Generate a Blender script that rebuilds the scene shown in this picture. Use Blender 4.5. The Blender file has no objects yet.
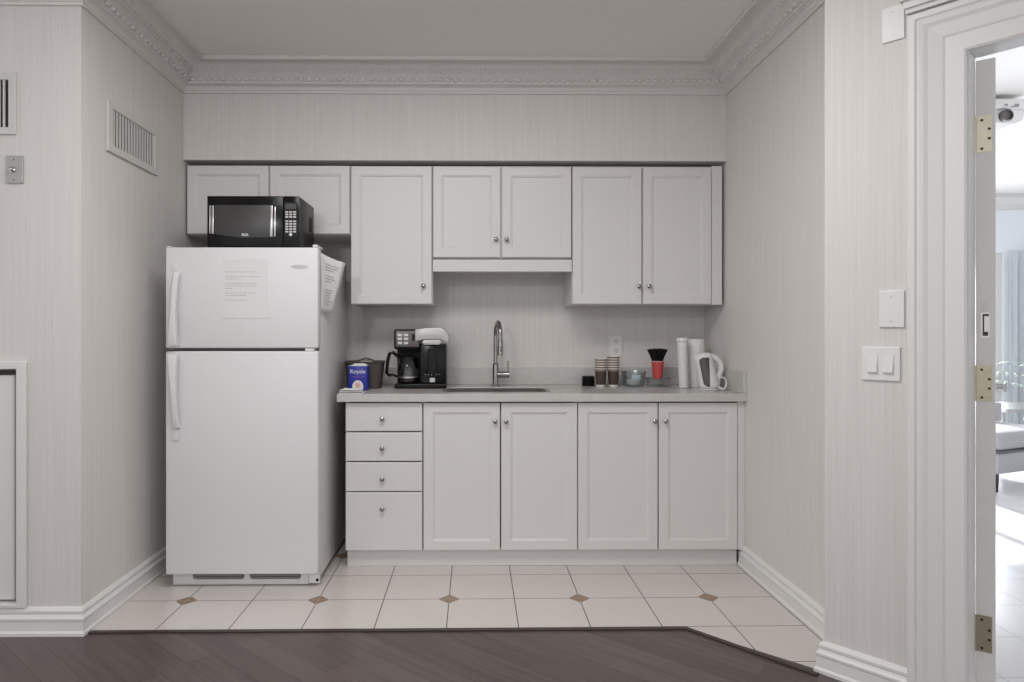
import bpy, bmesh, math, random
from mathutils import Vector, Matrix
random.seed(7)
PI = math.pi
sc = bpy.context.scene
COL = sc.collection
FPX, HX, HY, CH = 660.0, 473.5, 333.0, 1.224      # focal length in pixels, depth vanishing point, eye height


YAW = math.radians(0.5)
PCX = HX + FPX * math.tan(YAW)


def px(x, d):
    u = (x - PCX) / FPX
    return d * (math.sin(YAW) + u * math.cos(YAW)) / (math.cos(YAW) - u * math.sin(YAW))


def pz(y, d):
    return CH - (y - HY) * d / FPX


# ------------------------------------------------------------------ materials
class G:
    """tiny node-graph helper"""
    def __init__(s, name):
        s.m = bpy.data.materials.new(name)
        s.m.use_nodes = True
        s.nt = s.m.node_tree
        s.bsdf = s.nt.nodes['Principled BSDF']
        s.out = s.nt.nodes['Material Output']

    def n(s, t, **kw):
        nd = s.nt.nodes.new(t)
        for k, v in kw.items():
            setattr(nd, k, v)
        return nd

    def link(s, a, b):
        s.nt.links.new(a, b)

    def math(s, op, a, b=None, c=None):
        nd = s.n('ShaderNodeMath', operation=op)
        for i, v in enumerate((a, b, c)):
            if v is None:
                continue
            if isinstance(v, (int, float)):
                nd.inputs[i].default_value = v
            else:
                s.link(v, nd.inputs[i])
        return nd.outputs[0]

    def mix(s, f, a, b):
        nd = s.n('ShaderNodeMix', data_type='RGBA')
        for sock, v in ((nd.inputs[0], f), (nd.inputs[6], a), (nd.inputs[7], b)):
            if isinstance(v, (int, float)):
                sock.default_value = v
            elif isinstance(v, (tuple, list)):
                sock.default_value = (*v[:3], 1)
            else:
                s.link(v, sock)
        return nd.outputs[2]

    def noise(s, scale, detail=3, vec=None, rough=0.55):
        nd = s.n('ShaderNodeTexNoise')
        nd.inputs['Scale'].default_value = scale
        nd.inputs['Detail'].default_value = detail
        nd.inputs['Roughness'].default_value = rough
        if vec is not None:
            s.link(vec, nd.inputs['Vector'])
        return nd.outputs[0]

    def pos(s):
        return s.n('ShaderNodeNewGeometry').outputs['Position']

    def objc(s):
        return s.n('ShaderNodeTexCoord').outputs['Object']

    def scale(s, vec, v, rot=(0, 0, 0)):
        nd = s.n('ShaderNodeMapping')
        nd.inputs['Scale'].default_value = v
        nd.inputs['Rotation'].default_value = rot
        s.link(vec, nd.inputs['Vector'])
        return nd.outputs[0]

    def bump(s, h, strength, dist=0.01):
        nd = s.n('ShaderNodeBump')
        nd.inputs['Strength'].default_value = strength
        nd.inputs['Distance'].default_value = dist
        s.link(h, nd.inputs['Height'])
        s.link(nd.outputs[0], s.bsdf.inputs['Normal'])

    def set(s, **kw):
        for k, v in kw.items():
            k = k.replace('_', ' ')
            if isinstance(v, (tuple, list)):
                s.bsdf.inputs[k].default_value = (*v[:3], 1)
            elif isinstance(v, (int, float)):
                s.bsdf.inputs[k].default_value = v
            else:
                s.link(v, s.bsdf.inputs[k])
        return s.m


def plain(name, col, rough=0.5, metal=0.0, var=0.04, nscale=30, bump=0.0, coat=0.0, spec=0.5):
    g = G(name)
    n = g.noise(nscale, 3, g.objc())
    c2 = tuple(max(0, c * (1 - var)) for c in col)
    c1 = tuple(min(1, c * (1 + var)) for c in col)
    g.set(Base_Color=g.mix(n, c2, c1), Roughness=rough, Metallic=metal, Coat_Weight=coat)
    g.bsdf.inputs['Specular IOR Level'].default_value = spec
    if bump:
        g.bump(n, bump, 0.002)
    return g.m


def wallpaper(name, col):
    g = G(name)
    p = g.pos()
    a = g.noise(1.0, 2, g.scale(p, (190, 190, 2.2)))
    b = g.noise(1.0, 2, g.scale(p, (60, 60, 1.0)))
    c = g.noise(1.0, 2, g.scale(p, (480, 480, 14)))
    f = g.math('ADD', g.math('MULTIPLY', a, 0.5), g.math('ADD', g.math('MULTIPLY', b, 0.3), g.math('MULTIPLY', c, 0.2)))
    f2 = g.math('MULTIPLY_ADD', g.math('SUBTRACT', f, 0.5), 2.6, 0.5)
    f2 = g.math('MINIMUM', g.math('MAXIMUM', f2, 0), 1)
    lo = tuple(v * 0.91 for v in col)
    hi = tuple(min(1, v * 1.07) for v in col)
    g.set(Base_Color=g.mix(f2, lo, hi), Roughness=0.62)
    g.bsdf.inputs['Specular IOR Level'].default_value = 0.3
    g.bump(f, 0.12, 0.003)
    return g.m


def tile_mat(name, ox, oy, t, base, grout, diamonds=True, gw=0.0022, rough=0.22):
    g = G(name)
    sep = g.n('ShaderNodeSeparateXYZ')
    p = g.pos()
    g.link(p, sep.inputs[0])

    def cell(o, org, per):       # distance to the nearest lattice line
        u = g.math('DIVIDE', g.math('SUBTRACT', o, org), per)
        f = g.math('SUBTRACT', u, g.math('ROUND', u))
        return g.math('MULTIPLY', g.math('ABSOLUTE', f), per)
    yy = g.math('SUBTRACT', sep.outputs[1], g.math('MULTIPLY', g.math('SUBTRACT', sep.outputs[0], 0.8), 0.0077)) if diamonds else sep.outputs[1]
    dx, dy = cell(sep.outputs[0], ox, t), cell(yy, oy, t)
    line = g.math('LESS_THAN', g.math('MINIMUM', dx, dy), gw)
    n = g.noise(2.2, 5, p, 0.6)
    n2 = g.noise(14, 5, p, 0.6)
    nn = g.math('MULTIPLY_ADD', n2, 0.4, g.math('MULTIPLY', n, 0.6))
    c = g.mix(nn, tuple(v * 0.93 for v in base), tuple(min(1, v * 1.05) for v in base))
    c = g.mix(line, c, grout)
    ro = g.math('MULTIPLY_ADD', line, 0.5, rough)
    if diamonds:
        ex, ey = cell(sep.outputs[0], ox, t * 2), cell(yy, oy, t * 2)
        s = g.math('ADD', ex, ey)
        dm = g.math('LESS_THAN', s, 0.051)
        rim = g.math('LESS_THAN', g.math('ABSOLUTE', g.math('SUBTRACT', s, 0.051)), 0.0022)
        dn = g.noise(60, 4, p, 0.7)
        c = g.mix(dm, c, g.mix(dn, (0.20, 0.13, 0.085), (0.42, 0.30, 0.21)))
        c = g.mix(rim, c, (0.42, 0.37, 0.33))
    g.set(Base_Color=c, Roughness=ro)
    g.bump(line, -0.25, 0.002)
    return g.m


def wood_floor_mat(name):
    g = G(name)
    p = g.pos()
    ang = math.atan2(0.65, -0.76)          # plank direction
    v = g.scale(p, (1, 1, 1), (0, 0, -ang))
    br = g.n('ShaderNodeTexBrick')
    br.offset = 0.37
    br.inputs['Scale'].default_value = 1.0
    br.inputs['Brick Width'].default_value = 1.2
    br.inputs['Row Height'].default_value = 0.098
    br.inputs['Mortar Size'].default_value = 0.0009
    br.inputs['Mortar Smooth'].default_value = 0.2
    br.inputs['Color1'].default_value = (0.0, 0.0, 0.0, 1)
    br.inputs['Color2'].default_value = (1.0, 1.0, 1.0, 1)
    g.link(v, br.inputs['Vector'])
    grain = g.noise(1.0, 6, g.scale(v, (2.2, 46, 1)), 0.62)
    fine = g.noise(1.0, 4, g.scale(v, (6, 190, 1)), 0.6)
    f = g.math('ADD', g.math('MULTIPLY', grain, 0.6), g.math('ADD', g.math('MULTIPLY', fine, 0.25), g.math('MULTIPLY', br.outputs['Color'], 0.15)))
    f = g.math('MINIMUM', g.math('MAXIMUM', g.math('MULTIPLY_ADD', g.math('SUBTRACT', f, 0.5), 2.4, 0.5), 0), 1)
    c = g.mix(f, (0.060, 0.043, 0.040), (0.150, 0.117, 0.110))
    c = g.mix(br.outputs['Fac'], c, (0.02, 0.014, 0.013))
    g.set(Base_Color=c, Roughness=g.math('MULTIPLY_ADD', grain, 0.15, 0.27))
    g.bump(f, 0.05, 0.002)
    return g.m


def stone_mat(name):
    g = G(name)
    p = g.pos()
    a = g.noise(9, 8, p, 0.65)
    b = g.noise(55, 4, p, 0.7)
    vo = g.n('ShaderNodeTexVoronoi')
    vo.inputs['Scale'].default_value = 38
    g.link(p, vo.inputs['Vector'])
    fleck = g.math('LESS_THAN', vo.outputs['Distance'], 0.13)
    c = g.mix(a, (0.50, 0.487, 0.47), (0.60, 0.587, 0.57))
    vein = g.math('LESS_THAN', g.math('ABSOLUTE', g.math('SUBTRACT', a, 0.50)), 0.012)
    c = g.mix(g.math('MULTIPLY', vein, 0.18), c, (0.36, 0.34, 0.32))
    c = g.mix(g.math('MULTIPLY', fleck, g.math('MULTIPLY', b, 0.7)), c, (0.78, 0.77, 0.75))
    g.set(Base_Color=c, Roughness=0.22)
    return g.m


def thin_glass(name, tint=(0.95, 0.97, 0.97), base=0.06, edge=0.75, rough=0.03):
    g = G(name)
    tr = g.n('ShaderNodeBsdfTransparent')
    tr.inputs[0].default_value = (*tint, 1)
    gl = g.n('ShaderNodeBsdfGlossy')
    gl.inputs['Roughness'].default_value = rough
    fr = g.n('ShaderNodeFresnel')
    fr.inputs[0].default_value = 1.5
    n = g.noise(8, 2, g.objc())
    f = g.math('MULTIPLY_ADD', fr.outputs[0], edge, g.math('MULTIPLY', n, base))
    mx = g.n('ShaderNodeMixShader')
    g.link(f, mx.inputs[0])
    g.link(tr.outputs[0], mx.inputs[1])
    g.link(gl.outputs[0], mx.inputs[2])
    g.link(mx.outputs[0], g.out.inputs[0])
    return g.m


WALL = (0.70, 0.675, 0.655)
M = {}
M['wall'] = wallpaper('wallpaper_streaked', WALL)
M['ceiling'] = plain('ceiling_paint', (0.86, 0.83, 0.81), 0.85, var=0.02)
M['trim'] = plain('trim_paint', (0.74, 0.73, 0.72), 0.42, var=0.015)
M['crown'] = plain('crown_paint', (0.70, 0.68, 0.665), 0.55, var=0.03, nscale=60)
M['cab'] = plain('cabinet_lacquer', (0.69, 0.675, 0.665), 0.38, var=0.012)
M['cab_in'] = plain('cabinet_inside', (0.55, 0.54, 0.53), 0.6, var=0.02)
M['tile'] = tile_mat('kitchen_tile', -0.112, 3.045, 0.30, (0.66, 0.615, 0.585), (0.12, 0.10, 0.09))
M['tile2'] = tile_mat('far_room_tile_lit', 0.02, 2.95, 0.31, (0.80, 0.79, 0.80), (0.45, 0.44, 0.45), False)  # paler copy of the kitchen tile, overexposure put into tile and grout colour
M['wood'] = wood_floor_mat('dark_laminate')
M['strip'] = plain('threshold_strip', (0.045, 0.033, 0.030), 0.4, var=0.15)
M['stone'] = stone_mat('quartz')
M['chrome'] = plain('brushed_nickel', (0.36, 0.35, 0.34), 0.22, 1.0, var=0.05)
M['steel'] = plain('stainless_steel', (0.56, 0.55, 0.54), 0.28, 1.0, var=0.06)
M['brass'] = plain('dull_brass', (0.50, 0.46, 0.34), 0.38, 1.0, var=0.12, nscale=80)
M['brass2'] = plain('cream_brass', (0.80, 0.75, 0.60), 0.40, 0.5, var=0.06, nscale=80)
M['dark_metal'] = plain('dark_metal', (0.06, 0.055, 0.05), 0.4, 0.8)
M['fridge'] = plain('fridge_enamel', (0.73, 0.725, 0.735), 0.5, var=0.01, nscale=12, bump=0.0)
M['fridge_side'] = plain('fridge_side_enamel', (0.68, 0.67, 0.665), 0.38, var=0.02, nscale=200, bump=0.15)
M['gasket'] = plain('door_gasket', (0.22, 0.215, 0.21), 0.7)
M['grille'] = plain('kick_grille', (0.16, 0.155, 0.15), 0.6)
M['black'] = plain('black_plastic', (0.006, 0.006, 0.006), 0.2, var=0.1, spec=0.25)
M['black_matte'] = plain('black_matte_plastic', (0.008, 0.0075, 0.0075), 0.5, var=0.15, spec=0.3)
M['black_steel'] = plain('black_steel_case', (0.014, 0.013, 0.013), 0.35, var=0.15, coat=0.05, spec=0.2)
M['mw_glass'] = plain('microwave_window', (0.050, 0.049, 0.048), 0.38, var=0.12, nscale=300)
M['grey_panel'] = plain('grey_control_panel', (0.14, 0.13, 0.125), 0.35, 0.3)
M['button'] = plain('pale_button', (0.70, 0.70, 0.69), 0.4)
M['silver'] = plain('silver_plastic', (0.56, 0.55, 0.545), 0.32, 0.2)
M['white_pl'] = plain('white_plastic', (0.76, 0.755, 0.745), 0.35, var=0.015)
M['paper'] = plain('white_paper', (0.80, 0.795, 0.785), 0.8, var=0.02, nscale=50, bump=0.2)
M['paper_note'] = plain('note_paper', (0.735, 0.73, 0.73), 0.75, var=0.015, nscale=20)
M['ink'] = plain('grey_ink', (0.30, 0.30, 0.31), 0.7)
M['ink_light'] = plain('pale_grey_ink', (0.36, 0.36, 0.37), 0.6)
M['blue'] = plain('blue_print', (0.018, 0.025, 0.30), 0.35, var=0.15, nscale=25)
M['violet'] = plain('violet_print', (0.16, 0.06, 0.34), 0.4)
M['pink'] = plain('pink_print', (0.72, 0.40, 0.40), 0.5)
M['paleblue'] = plain('pale_blue_print', (0.55, 0.64, 0.75), 0.5)
M['wicker'] = None
M['cup_brown'] = plain('brown_paper_cup', (0.060, 0.036, 0.028), 0.55, var=0.1)
M['cup_tan'] = plain('tan_paper_cup', (0.34, 0.24, 0.18), 0.6)
M['cup_white'] = plain('cup_white', (0.72, 0.70, 0.68), 0.5)
M['red'] = plain('red_cup', (0.52, 0.075, 0.075), 0.35, var=0.06)
M['grey_win'] = plain('kettle_window', (0.085, 0.08, 0.076), 0.2)
M['glass'] = thin_glass('clear_glass')
M['glass_c'] = thin_glass('carafe_glass', (0.74, 0.74, 0.74), 0.10, 0.9)
M['plastic_c'] = thin_glass('clear_plastic', (0.90, 0.935, 0.945), 0.10, 0.6, 0.25)
M['coffee'] = plain('dark_coffee', (0.02, 0.013, 0.01), 0.1)
M['slot'] = plain('vent_dark', (0.02, 0.02, 0.02), 0.8)
M['vent'] = plain('vent_paint', (0.64, 0.625, 0.61), 0.5, var=0.02)
M['greyplate'] = plain('satin_metal_plate', (0.44, 0.43, 0.42), 0.4, 0.35)
M['door'] = plain('door_paint', (0.80, 0.785, 0.775), 0.4, var=0.015)
M['farwall'] = plain('far_room_paint', (0.86, 0.90, 0.95), 0.8, var=0.01)
M['fabric'] = plain('grey_upholstery', (0.50, 0.50, 0.53), 0.9, var=0.08, nscale=260, bump=0.3)
M['fabric_dark'] = plain('dark_piping', (0.16, 0.17, 0.20), 0.9)
M['chair_leg'] = plain('dark_wood_leg', (0.05, 0.045, 0.05), 0.4)
M['curtain'] = plain('sheer_curtain', (0.88, 0.90, 0.92), 0.9, var=0.03)
_g = [n for n in M['curtain'].node_tree.nodes]
_nt = M['curtain'].node_tree
_tl = _nt.nodes.new('ShaderNodeBsdfTranslucent'); _tl.inputs[0].default_value = (0.94, 0.95, 0.96, 1)
_mx = _nt.nodes.new('ShaderNodeMixShader'); _mx.inputs[0].default_value = 0.72
_nt.links.new(_nt.nodes['Principled BSDF'].outputs[0], _mx.inputs[1]); _nt.links.new(_tl.outputs[0], _mx.inputs[2])
_nt.links.new(_mx.outputs[0], _nt.nodes['Material Output'].inputs[0])
M['leaf'] = plain('palm_leaf', (0.30, 0.36, 0.32), 0.5, var=0.2)
M['pot'] = plain('grey_pot', (0.5, 0.5, 0.5), 0.6)
M['soil'] = plain('soil', (0.06, 0.045, 0.035), 0.9, var=0.3)

g = G('woven_basket')
wv = g.n('ShaderNodeTexWave', wave_type='BANDS', bands_direction='Z')
wv.inputs['Scale'].default_value = 60
wv.inputs['Distortion'].default_value = 2.5
g.link(g.objc(), wv.inputs['Vector'])
wn = g.noise(120, 3, g.objc())
g.set(Base_Color=g.mix(g.math('MULTIPLY', wv.outputs['Fac'], wn), (0.050, 0.045, 0.038), (0.17, 0.155, 0.135)), Roughness=0.7)
g.bump(wv.outputs['Fac'], 0.5, 0.004)
M['wicker'] = g.m


# ------------------------------------------------------------------ mesh helpers
def box(bm, x0, x1, y0, y1, z0, z1, bev=0.0, seg=2):
    vs = [bm.verts.new(c) for c in ((x0, y0, z0), (x1, y0, z0), (x1, y1, z0), (x0, y1, z0), (x0, y0, z1), (x1, y0, z1), (x1, y1, z1), (x0, y1, z1))]
    fs = [bm.faces.new([vs[i] for i in f]) for f in ((3, 2, 1, 0), (4, 5, 6, 7), (0, 1, 5, 4), (1, 2, 6, 5), (2, 3, 7, 6), (3, 0, 4, 7))]
    if bev > 0:
        es = list({e for f in fs for e in f.edges})
        bmesh.ops.bevel(bm, geom=es, offset=bev, segments=seg, affect='EDGES', profile=0.5)
    return vs


def tube(bm, pts, r, seg=12, closed=False, cap=True, flat=None):
    """swept circle; r a number or list; flat = (a, b) scales the two cross axes"""
    P = [Vector(p) for p in pts]
    n = len(P)
    R = r if isinstance(r, (list, tuple)) else [r] * n
    rings, prev = [], None
    for i in range(n):
        a = P[(i - 1) % n] if (closed or i > 0) else P[i]
        b = P[(i + 1) % n] if (closed or i < n - 1) else P[i]
        t = (b - a).normalized()
        if prev is None:
            up = Vector((0, 0, 1)) if abs(t.z) < 0.9 else Vector((0, 1, 0))
            u = t.cross(up).normalized()
        else:
            u = (prev - t * prev.dot(t)).normalized()
        prev = u
        w = t.cross(u)
        fa, fb = flat if flat else (1, 1)
        rings.append([bm.verts.new(P[i] + (u * math.cos(2 * PI * k / seg) * fa + w * math.sin(2 * PI * k / seg) * fb) * R[i]) for k in range(seg)])
    m = n if closed else n - 1
    for i in range(m):
        A, B = rings[i], rings[(i + 1) % n]
        for k in range(seg):
            bm.faces.new((A[k], A[(k + 1) % seg], B[(k + 1) % seg], B[k]))
    if cap and not closed:
        bm.faces.new(rings[0][::-1])
        bm.faces.new(rings[-1])


def lathe(bm, prof, c=(0, 0, 0), seg=32, axis='z', cap=True):
    """prof: list of (r, h) from bottom up; axis z or -y"""
    rings = []
    for r, h in prof:
        ring = []
        for k in range(seg):
            a = 2 * PI * k / seg
            if axis == 'z':
                v = (c[0] + r * math.cos(a), c[1] + r * math.sin(a), c[2] + h)
            else:
                v = (c[0] + r * math.cos(a), c[1] - h, c[2] + r * math.sin(a))
            ring.append(bm.verts.new(v))
        rings.append(ring)
    for A, B in zip(rings, rings[1:]):
        for k in range(seg):
            bm.faces.new((A[k], A[(k + 1) % seg], B[(k + 1) % seg], B[k]))
    if cap:
        bm.faces.new(rings[0][::-1])
        bm.faces.new(rings[-1])


def prism(bm, poly, a0, a1, plane='xy', holes=(), bev=0.0):
    """extrude a 2-D outline (with holes). plane xy -> along z; xz -> along y; yz -> along x"""
    def v3(u, v, w):
        return {'xy': (u, v, w), 'xz': (u, w, v), 'yz': (w, u, v)}[plane]
    edges = []
    tmp = bmesh.new()
    for loop in (poly, *holes):
        vs = [tmp.verts.new(v3(u, v, a0)) for u, v in loop]
        for i in range(len(vs)):
            edges.append(tmp.edges.new((vs[i], vs[(i + 1) % len(vs)])))
    if holes:
        bmesh.ops.triangle_fill(tmp, use_beauty=True, use_dissolve=False, edges=edges)
    else:
        tmp.faces.new(list(tmp.verts))
    fs = list(tmp.faces)
    ret = bmesh.ops.extrude_face_region(tmp, geom=fs)
    d = Vector(v3(0, 0, a1)) - Vector(v3(0, 0, a0))
    bmesh.ops.translate(tmp, verts=[e for e in ret['geom'] if isinstance(e, bmesh.types.BMVert)], vec=d)
    if bev:
        bmesh.ops.recalc_face_normals(tmp, faces=tmp.faces)
        es = [e for e in tmp.edges if len(e.link_faces) == 2 and e.calc_face_angle(0) > 0.5]
        bmesh.ops.bevel(tmp, geom=es, offset=bev, segments=2, affect='EDGES', profile=0.5)
    me = bpy.data.meshes.new('tmp')
    tmp.to_mesh(me)
    tmp.free()
    bm.from_mesh(me)
    bpy.data.meshes.remove(me)


def offs_path(path, p):
    """offset an open polyline to its left by p with mitres"""
    out = []
    n = len(path)
    for i in range(n):
        def nrm(a, b):
            d = Vector((b[0] - a[0], b[1] - a[1])).normalized()
            return Vector((-d.y, d.x))
        if i == 0:
            m = nrm(path[0], path[1])
        elif i == n - 1:
            m = nrm(path[-2], path[-1])
        else:
            a, b = nrm(path[i - 1], path[i]), nrm(path[i], path[i + 1])
            m = (a + b)
            m = m / (m.dot(a))
        out.append((path[i][0] + m.x * p, path[i][1] + m.y * p))
    return out


def sweep(bm, path, prof, z0):
    """sweep profile (p outwards-left, q up) along a polyline; closed solid"""
    cols = [[bm.verts.new((x, y, z0 + q)) for x, y in offs_path(path, p)] for p, q in prof]
    k = len(prof)
    for i in range(k):
        A, B = cols[i], cols[(i + 1) % k]
        for j in range(len(path) - 1):
            bm.faces.new((A[j], A[j + 1], B[j + 1], B[j]))
    bm.faces.new([c[0] for c in cols])
    bm.faces.new([c[-1] for c in cols][::-1])


def rect_rings(bm, x0, x1, z0, z1, rings):
    """rings: (inset, y); joins successive rectangles in the xz plane, capped at both ends"""
    R = []
    for ins, y in rings:
        R.append([bm.verts.new(c) for c in ((x0 + ins, y, z0 + ins), (x1 - ins, y, z0 + ins), (x1 - ins, y, z1 - ins), (x0 + ins, y, z1 - ins))])
    for A, B in zip(R, R[1:]):
        for k in range(4):
            bm.faces.new((A[k], A[(k + 1) % 4], B[(k + 1) % 4], B[k]))
    bm.faces.new(R[0][::-1])
    bm.faces.new(R[-1])


def rrect(cx, cy, w, h, r, n=6):
    pts = []
    for sx, sy, a0 in ((1, 1, 0), (-1, 1, 90), (-1, -1, 180), (1, -1, 270)):
        for i in range(n + 1):
            a = math.radians(a0 + 90 * i / n)
            pts.append((cx + sx * (w / 2 - r) + r * math.cos(a), cy + sy * (h / 2 - r) + r * math.sin(a)))
    return pts


def origin_of(o):
    v = Vector((0, 0, 0))
    while o is not None:
        v = v + o.location
        o = o.parent
    return v


def obj(name, bm, mat, parent=None, smooth=False, base=True, xf=None):
    bmesh.ops.recalc_face_normals(bm, faces=bm.faces)
    if xf is not None:
        bmesh.ops.transform(bm, matrix=xf, verts=bm.verts)
    loc = Vector((0, 0, 0))
    if parent is None and base and len(bm.verts):
        xs = [v.co.x for v in bm.verts]; ys = [v.co.y for v in bm.verts]; zs = [v.co.z for v in bm.verts]
        loc = Vector(((min(xs) + max(xs)) / 2, (min(ys) + max(ys)) / 2, min(zs)))
    off = loc if parent is None else origin_of(parent)
    bmesh.ops.translate(bm, verts=bm.verts, vec=-off)
    me = bpy.data.meshes.new(name)
    bm.to_mesh(me)
    bm.free()
    mats = mat if isinstance(mat, (list, tuple)) else [mat]
    for m in mats:
        me.materials.append(M[m] if isinstance(m, str) else m)
    if smooth:
        for p in me.polygons:
            p.use_smooth = True
        if smooth != 'all':
            me.set_sharp_from_angle(angle=math.radians(38))
    o = bpy.data.objects.new(name, me)
    COL.objects.link(o)
    o.location = loc
    o.parent = parent
    return o


def tag(o, label=None, cat=None, group=None, kind=None):
    if label: o['label'] = label
    if cat: o['category'] = cat
    if group: o['group'] = group
    if kind: o['kind'] = kind
    return o


def thing(name, loc, label, cat, group=None, kind=None, rz=0):
    o = bpy.data.objects.new(name, None)
    o.empty_display_size = 0.05
    COL.objects.link(o)
    o.location = loc
    return tag(o, label, cat, group, kind)


def copy_tree(o, parent=None):
    c = o.copy()
    COL.objects.link(c)
    c.parent = parent
    for ch in [q for q in list(COL.objects) if q.parent is o]:
        copy_tree(ch, c)
    return c


def B():
    return bmesh.new()


def text_bm(s, size, x, y, z, depth=0.0006, rot=(PI / 2, 0, 0), align='CENTER', bold=0.0):
    cu = bpy.data.curves.new('t', 'FONT')
    cu.body = s
    cu.size = size
    cu.align_x = align
    cu.align_y = 'CENTER'
    cu.extrude = depth / 2
    cu.offset = bold
    o = bpy.data.objects.new('t', cu)
    COL.objects.link(o)
    dg = bpy.context.evaluated_depsgraph_get()
    me = bpy.data.meshes.new_from_object(o.evaluated_get(dg))
    bpy.data.objects.remove(o)
    bm = bmesh.new()
    bm.from_mesh(me)
    bpy.data.meshes.remove(me)
    from mathutils import Euler
    bmesh.ops.transform(bm, matrix=Matrix.Translation((x, y, z)) @ Euler(rot).to_matrix().to_4x4(), verts=bm.verts)
    return bm


def dashes(bm, rows, x0, y, z0, dz, unit, h, xdir=1, face='y', thick=0.0005):
    """rows of word-like strokes"""
    z = z0
    for w in rows:
        if w:
            u = 0.0
            while u < w:
                l = random.uniform(1.6, 4.5) * unit
                l = min(l, w - u)
                if face == 'y':
                    box(bm, x0 + u, x0 + u + l, y - thick, y, z - h / 2, z + h / 2)
                u += l + unit * 0.8
        z -= dz


def struct(name, bm, mat, label=None, parent=None, smooth=False):
    o = obj(name, bm, mat, parent, smooth, base=False)
    if parent is None:
        tag(o, label, None, None, 'structure')
    return o


# ------------------------------------------------------------------ the setting
XL, XN, XR, YF, YW, YS = -1.618, -1.597, 1.417, 2.70, 4.045, 3.68     # alcove sides, front wall, back wall, soffit face
ZC, ZK = 2.692, 2.553                                    # ceiling, crown bottom
Cx, Cy = 1.2697, 2.375                                    # free corner of the angled wall
dX, dY = 0.66, -0.7513                                  # along the angled wall
nX, nY = 0.7513, 0.66                                   # through it


def aw(t, w=0.0):
    return (Cx + dX * t + nX * w, Cy + dY * t + nY * w)


bm = B(); prism(bm, [(-4.5, -3.6), (5, -3.6), (5, -1.873), (Cx, Cy), (0.882, 2.727), (XN, 2.715), (-4.5, 2.715)], -0.03, 0.0)
struct('floor', bm, 'wood', 'dark brown laminate plank floor laid diagonally')
bm = B(); prism(bm, [(XN, 2.716), (0.882, 2.728), (Cx, Cy), (XR, 2.5), (XR, YW), (XL, YW)], -0.03, 0.0)
struct('floor', bm, 'tile', 'off-white kitchen tile floor with small tan diamond insets')
bm = B(); prism(bm, [(1.471, 2.145), (5, -1.872), (9, -1.872), (9, 7.2), (1.471, 7.2)], -0.03, 0.0)
struct('floor', bm, 'tile2', 'tile floor coloured paler for strong light in the room through the doorway')
bm = B(); prism(bm, [(-4.5, -3.0), (9, -3.0), (9, 7.2), (-4.5, 7.2)], ZC, ZC + 0.1)
struct('ceiling', bm, 'ceiling', 'flat grey-white painted ceiling')

# front-left wall with the panel opening
bm = B()
prism(bm, [(-4.5, 0), (XN, 0), (XN, ZC), (-4.5, ZC)], YF, YF + 0.12, 'xz',
      holes=[[(-2.55, 0.13), (-1.848, 0.13), (-1.848, 1.077), (-2.55, 1.077)]])
struct('wall_front', bm, 'wall', 'streaked pale wallpapered wall facing the camera at far left')
XM = XN + (XL - XN) * 0.12 / (YW - YF)
bm = B(); prism(bm, [(XM, YF + 0.12), (XL, YW), (XL - 0.12, YW), (XM - 0.12, YF + 0.12)], 0, ZC)
struct('wall_left', bm, 'wall', 'streaked pale wallpapered side wall beside the fridge')
bm = B(); box(bm, XL - 0.12, XR, YW, YW + 0.12, 0, ZC)
struct('wall_back', bm, 'wall', 'streaked pale wallpapered wall behind the counter')
bm = B(); box(bm, XR, XR + 0.12, 2.5, YW + 0.12, 0, ZC)
struct('wall_right', bm, 'wall', 'streaked pale wallpapered side wall right of the cabinets')
bm = B(); box(bm, XL + 0.0065, XR - 0.0005, YS, YW - 0.0005, 2.186, ZC - 0.0005)
struct('trim_soffit', bm, 'wall', 'wallpapered soffit above the upper cabinets')
T0, T1, ZD, WT = 0.4246, 1.33, 2.108, 0.085
bm = B()
prism(bm, [(Cx, Cy), aw(T0), aw(T0, WT), (1.537, 2.275), (1.537, 2.4995), (XR, 2.4995)], 0, ZC)
prism(bm, [aw(T0), aw(T1), aw(T1, WT), aw(T0, WT)], ZD + 0.02, ZC)
prism(bm, [aw(T1), aw(5.0), aw(5.0, WT), aw(T1, WT)], 0, ZC)
struct('wall_angled', bm, 'wall', 'streaked pale wallpapered angled wall holding the doorway at right')
# jamb lining
bm = B()
prism(bm, [aw(T0, -0.002), aw(T0 + 0.002, -0.002), aw(T0 + 0.002, WT), aw(T0, WT)], 0, ZD + 0.02)
prism(bm, [aw(T1 - 0.012, -0.002), aw(T1, -0.002), aw(T1, WT), aw(T1 - 0.012, WT)], 0, ZD + 0.02)
prism(bm, [aw(T0 + 0.002, -0.002), aw(T1 - 0.012, -0.002), aw(T1 - 0.012, WT), aw(T0 + 0.002, WT)], ZD, ZD + 0.02)
struct('trim_jamb', bm, 'trim', 'white door jamb lining of the right doorway')
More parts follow.
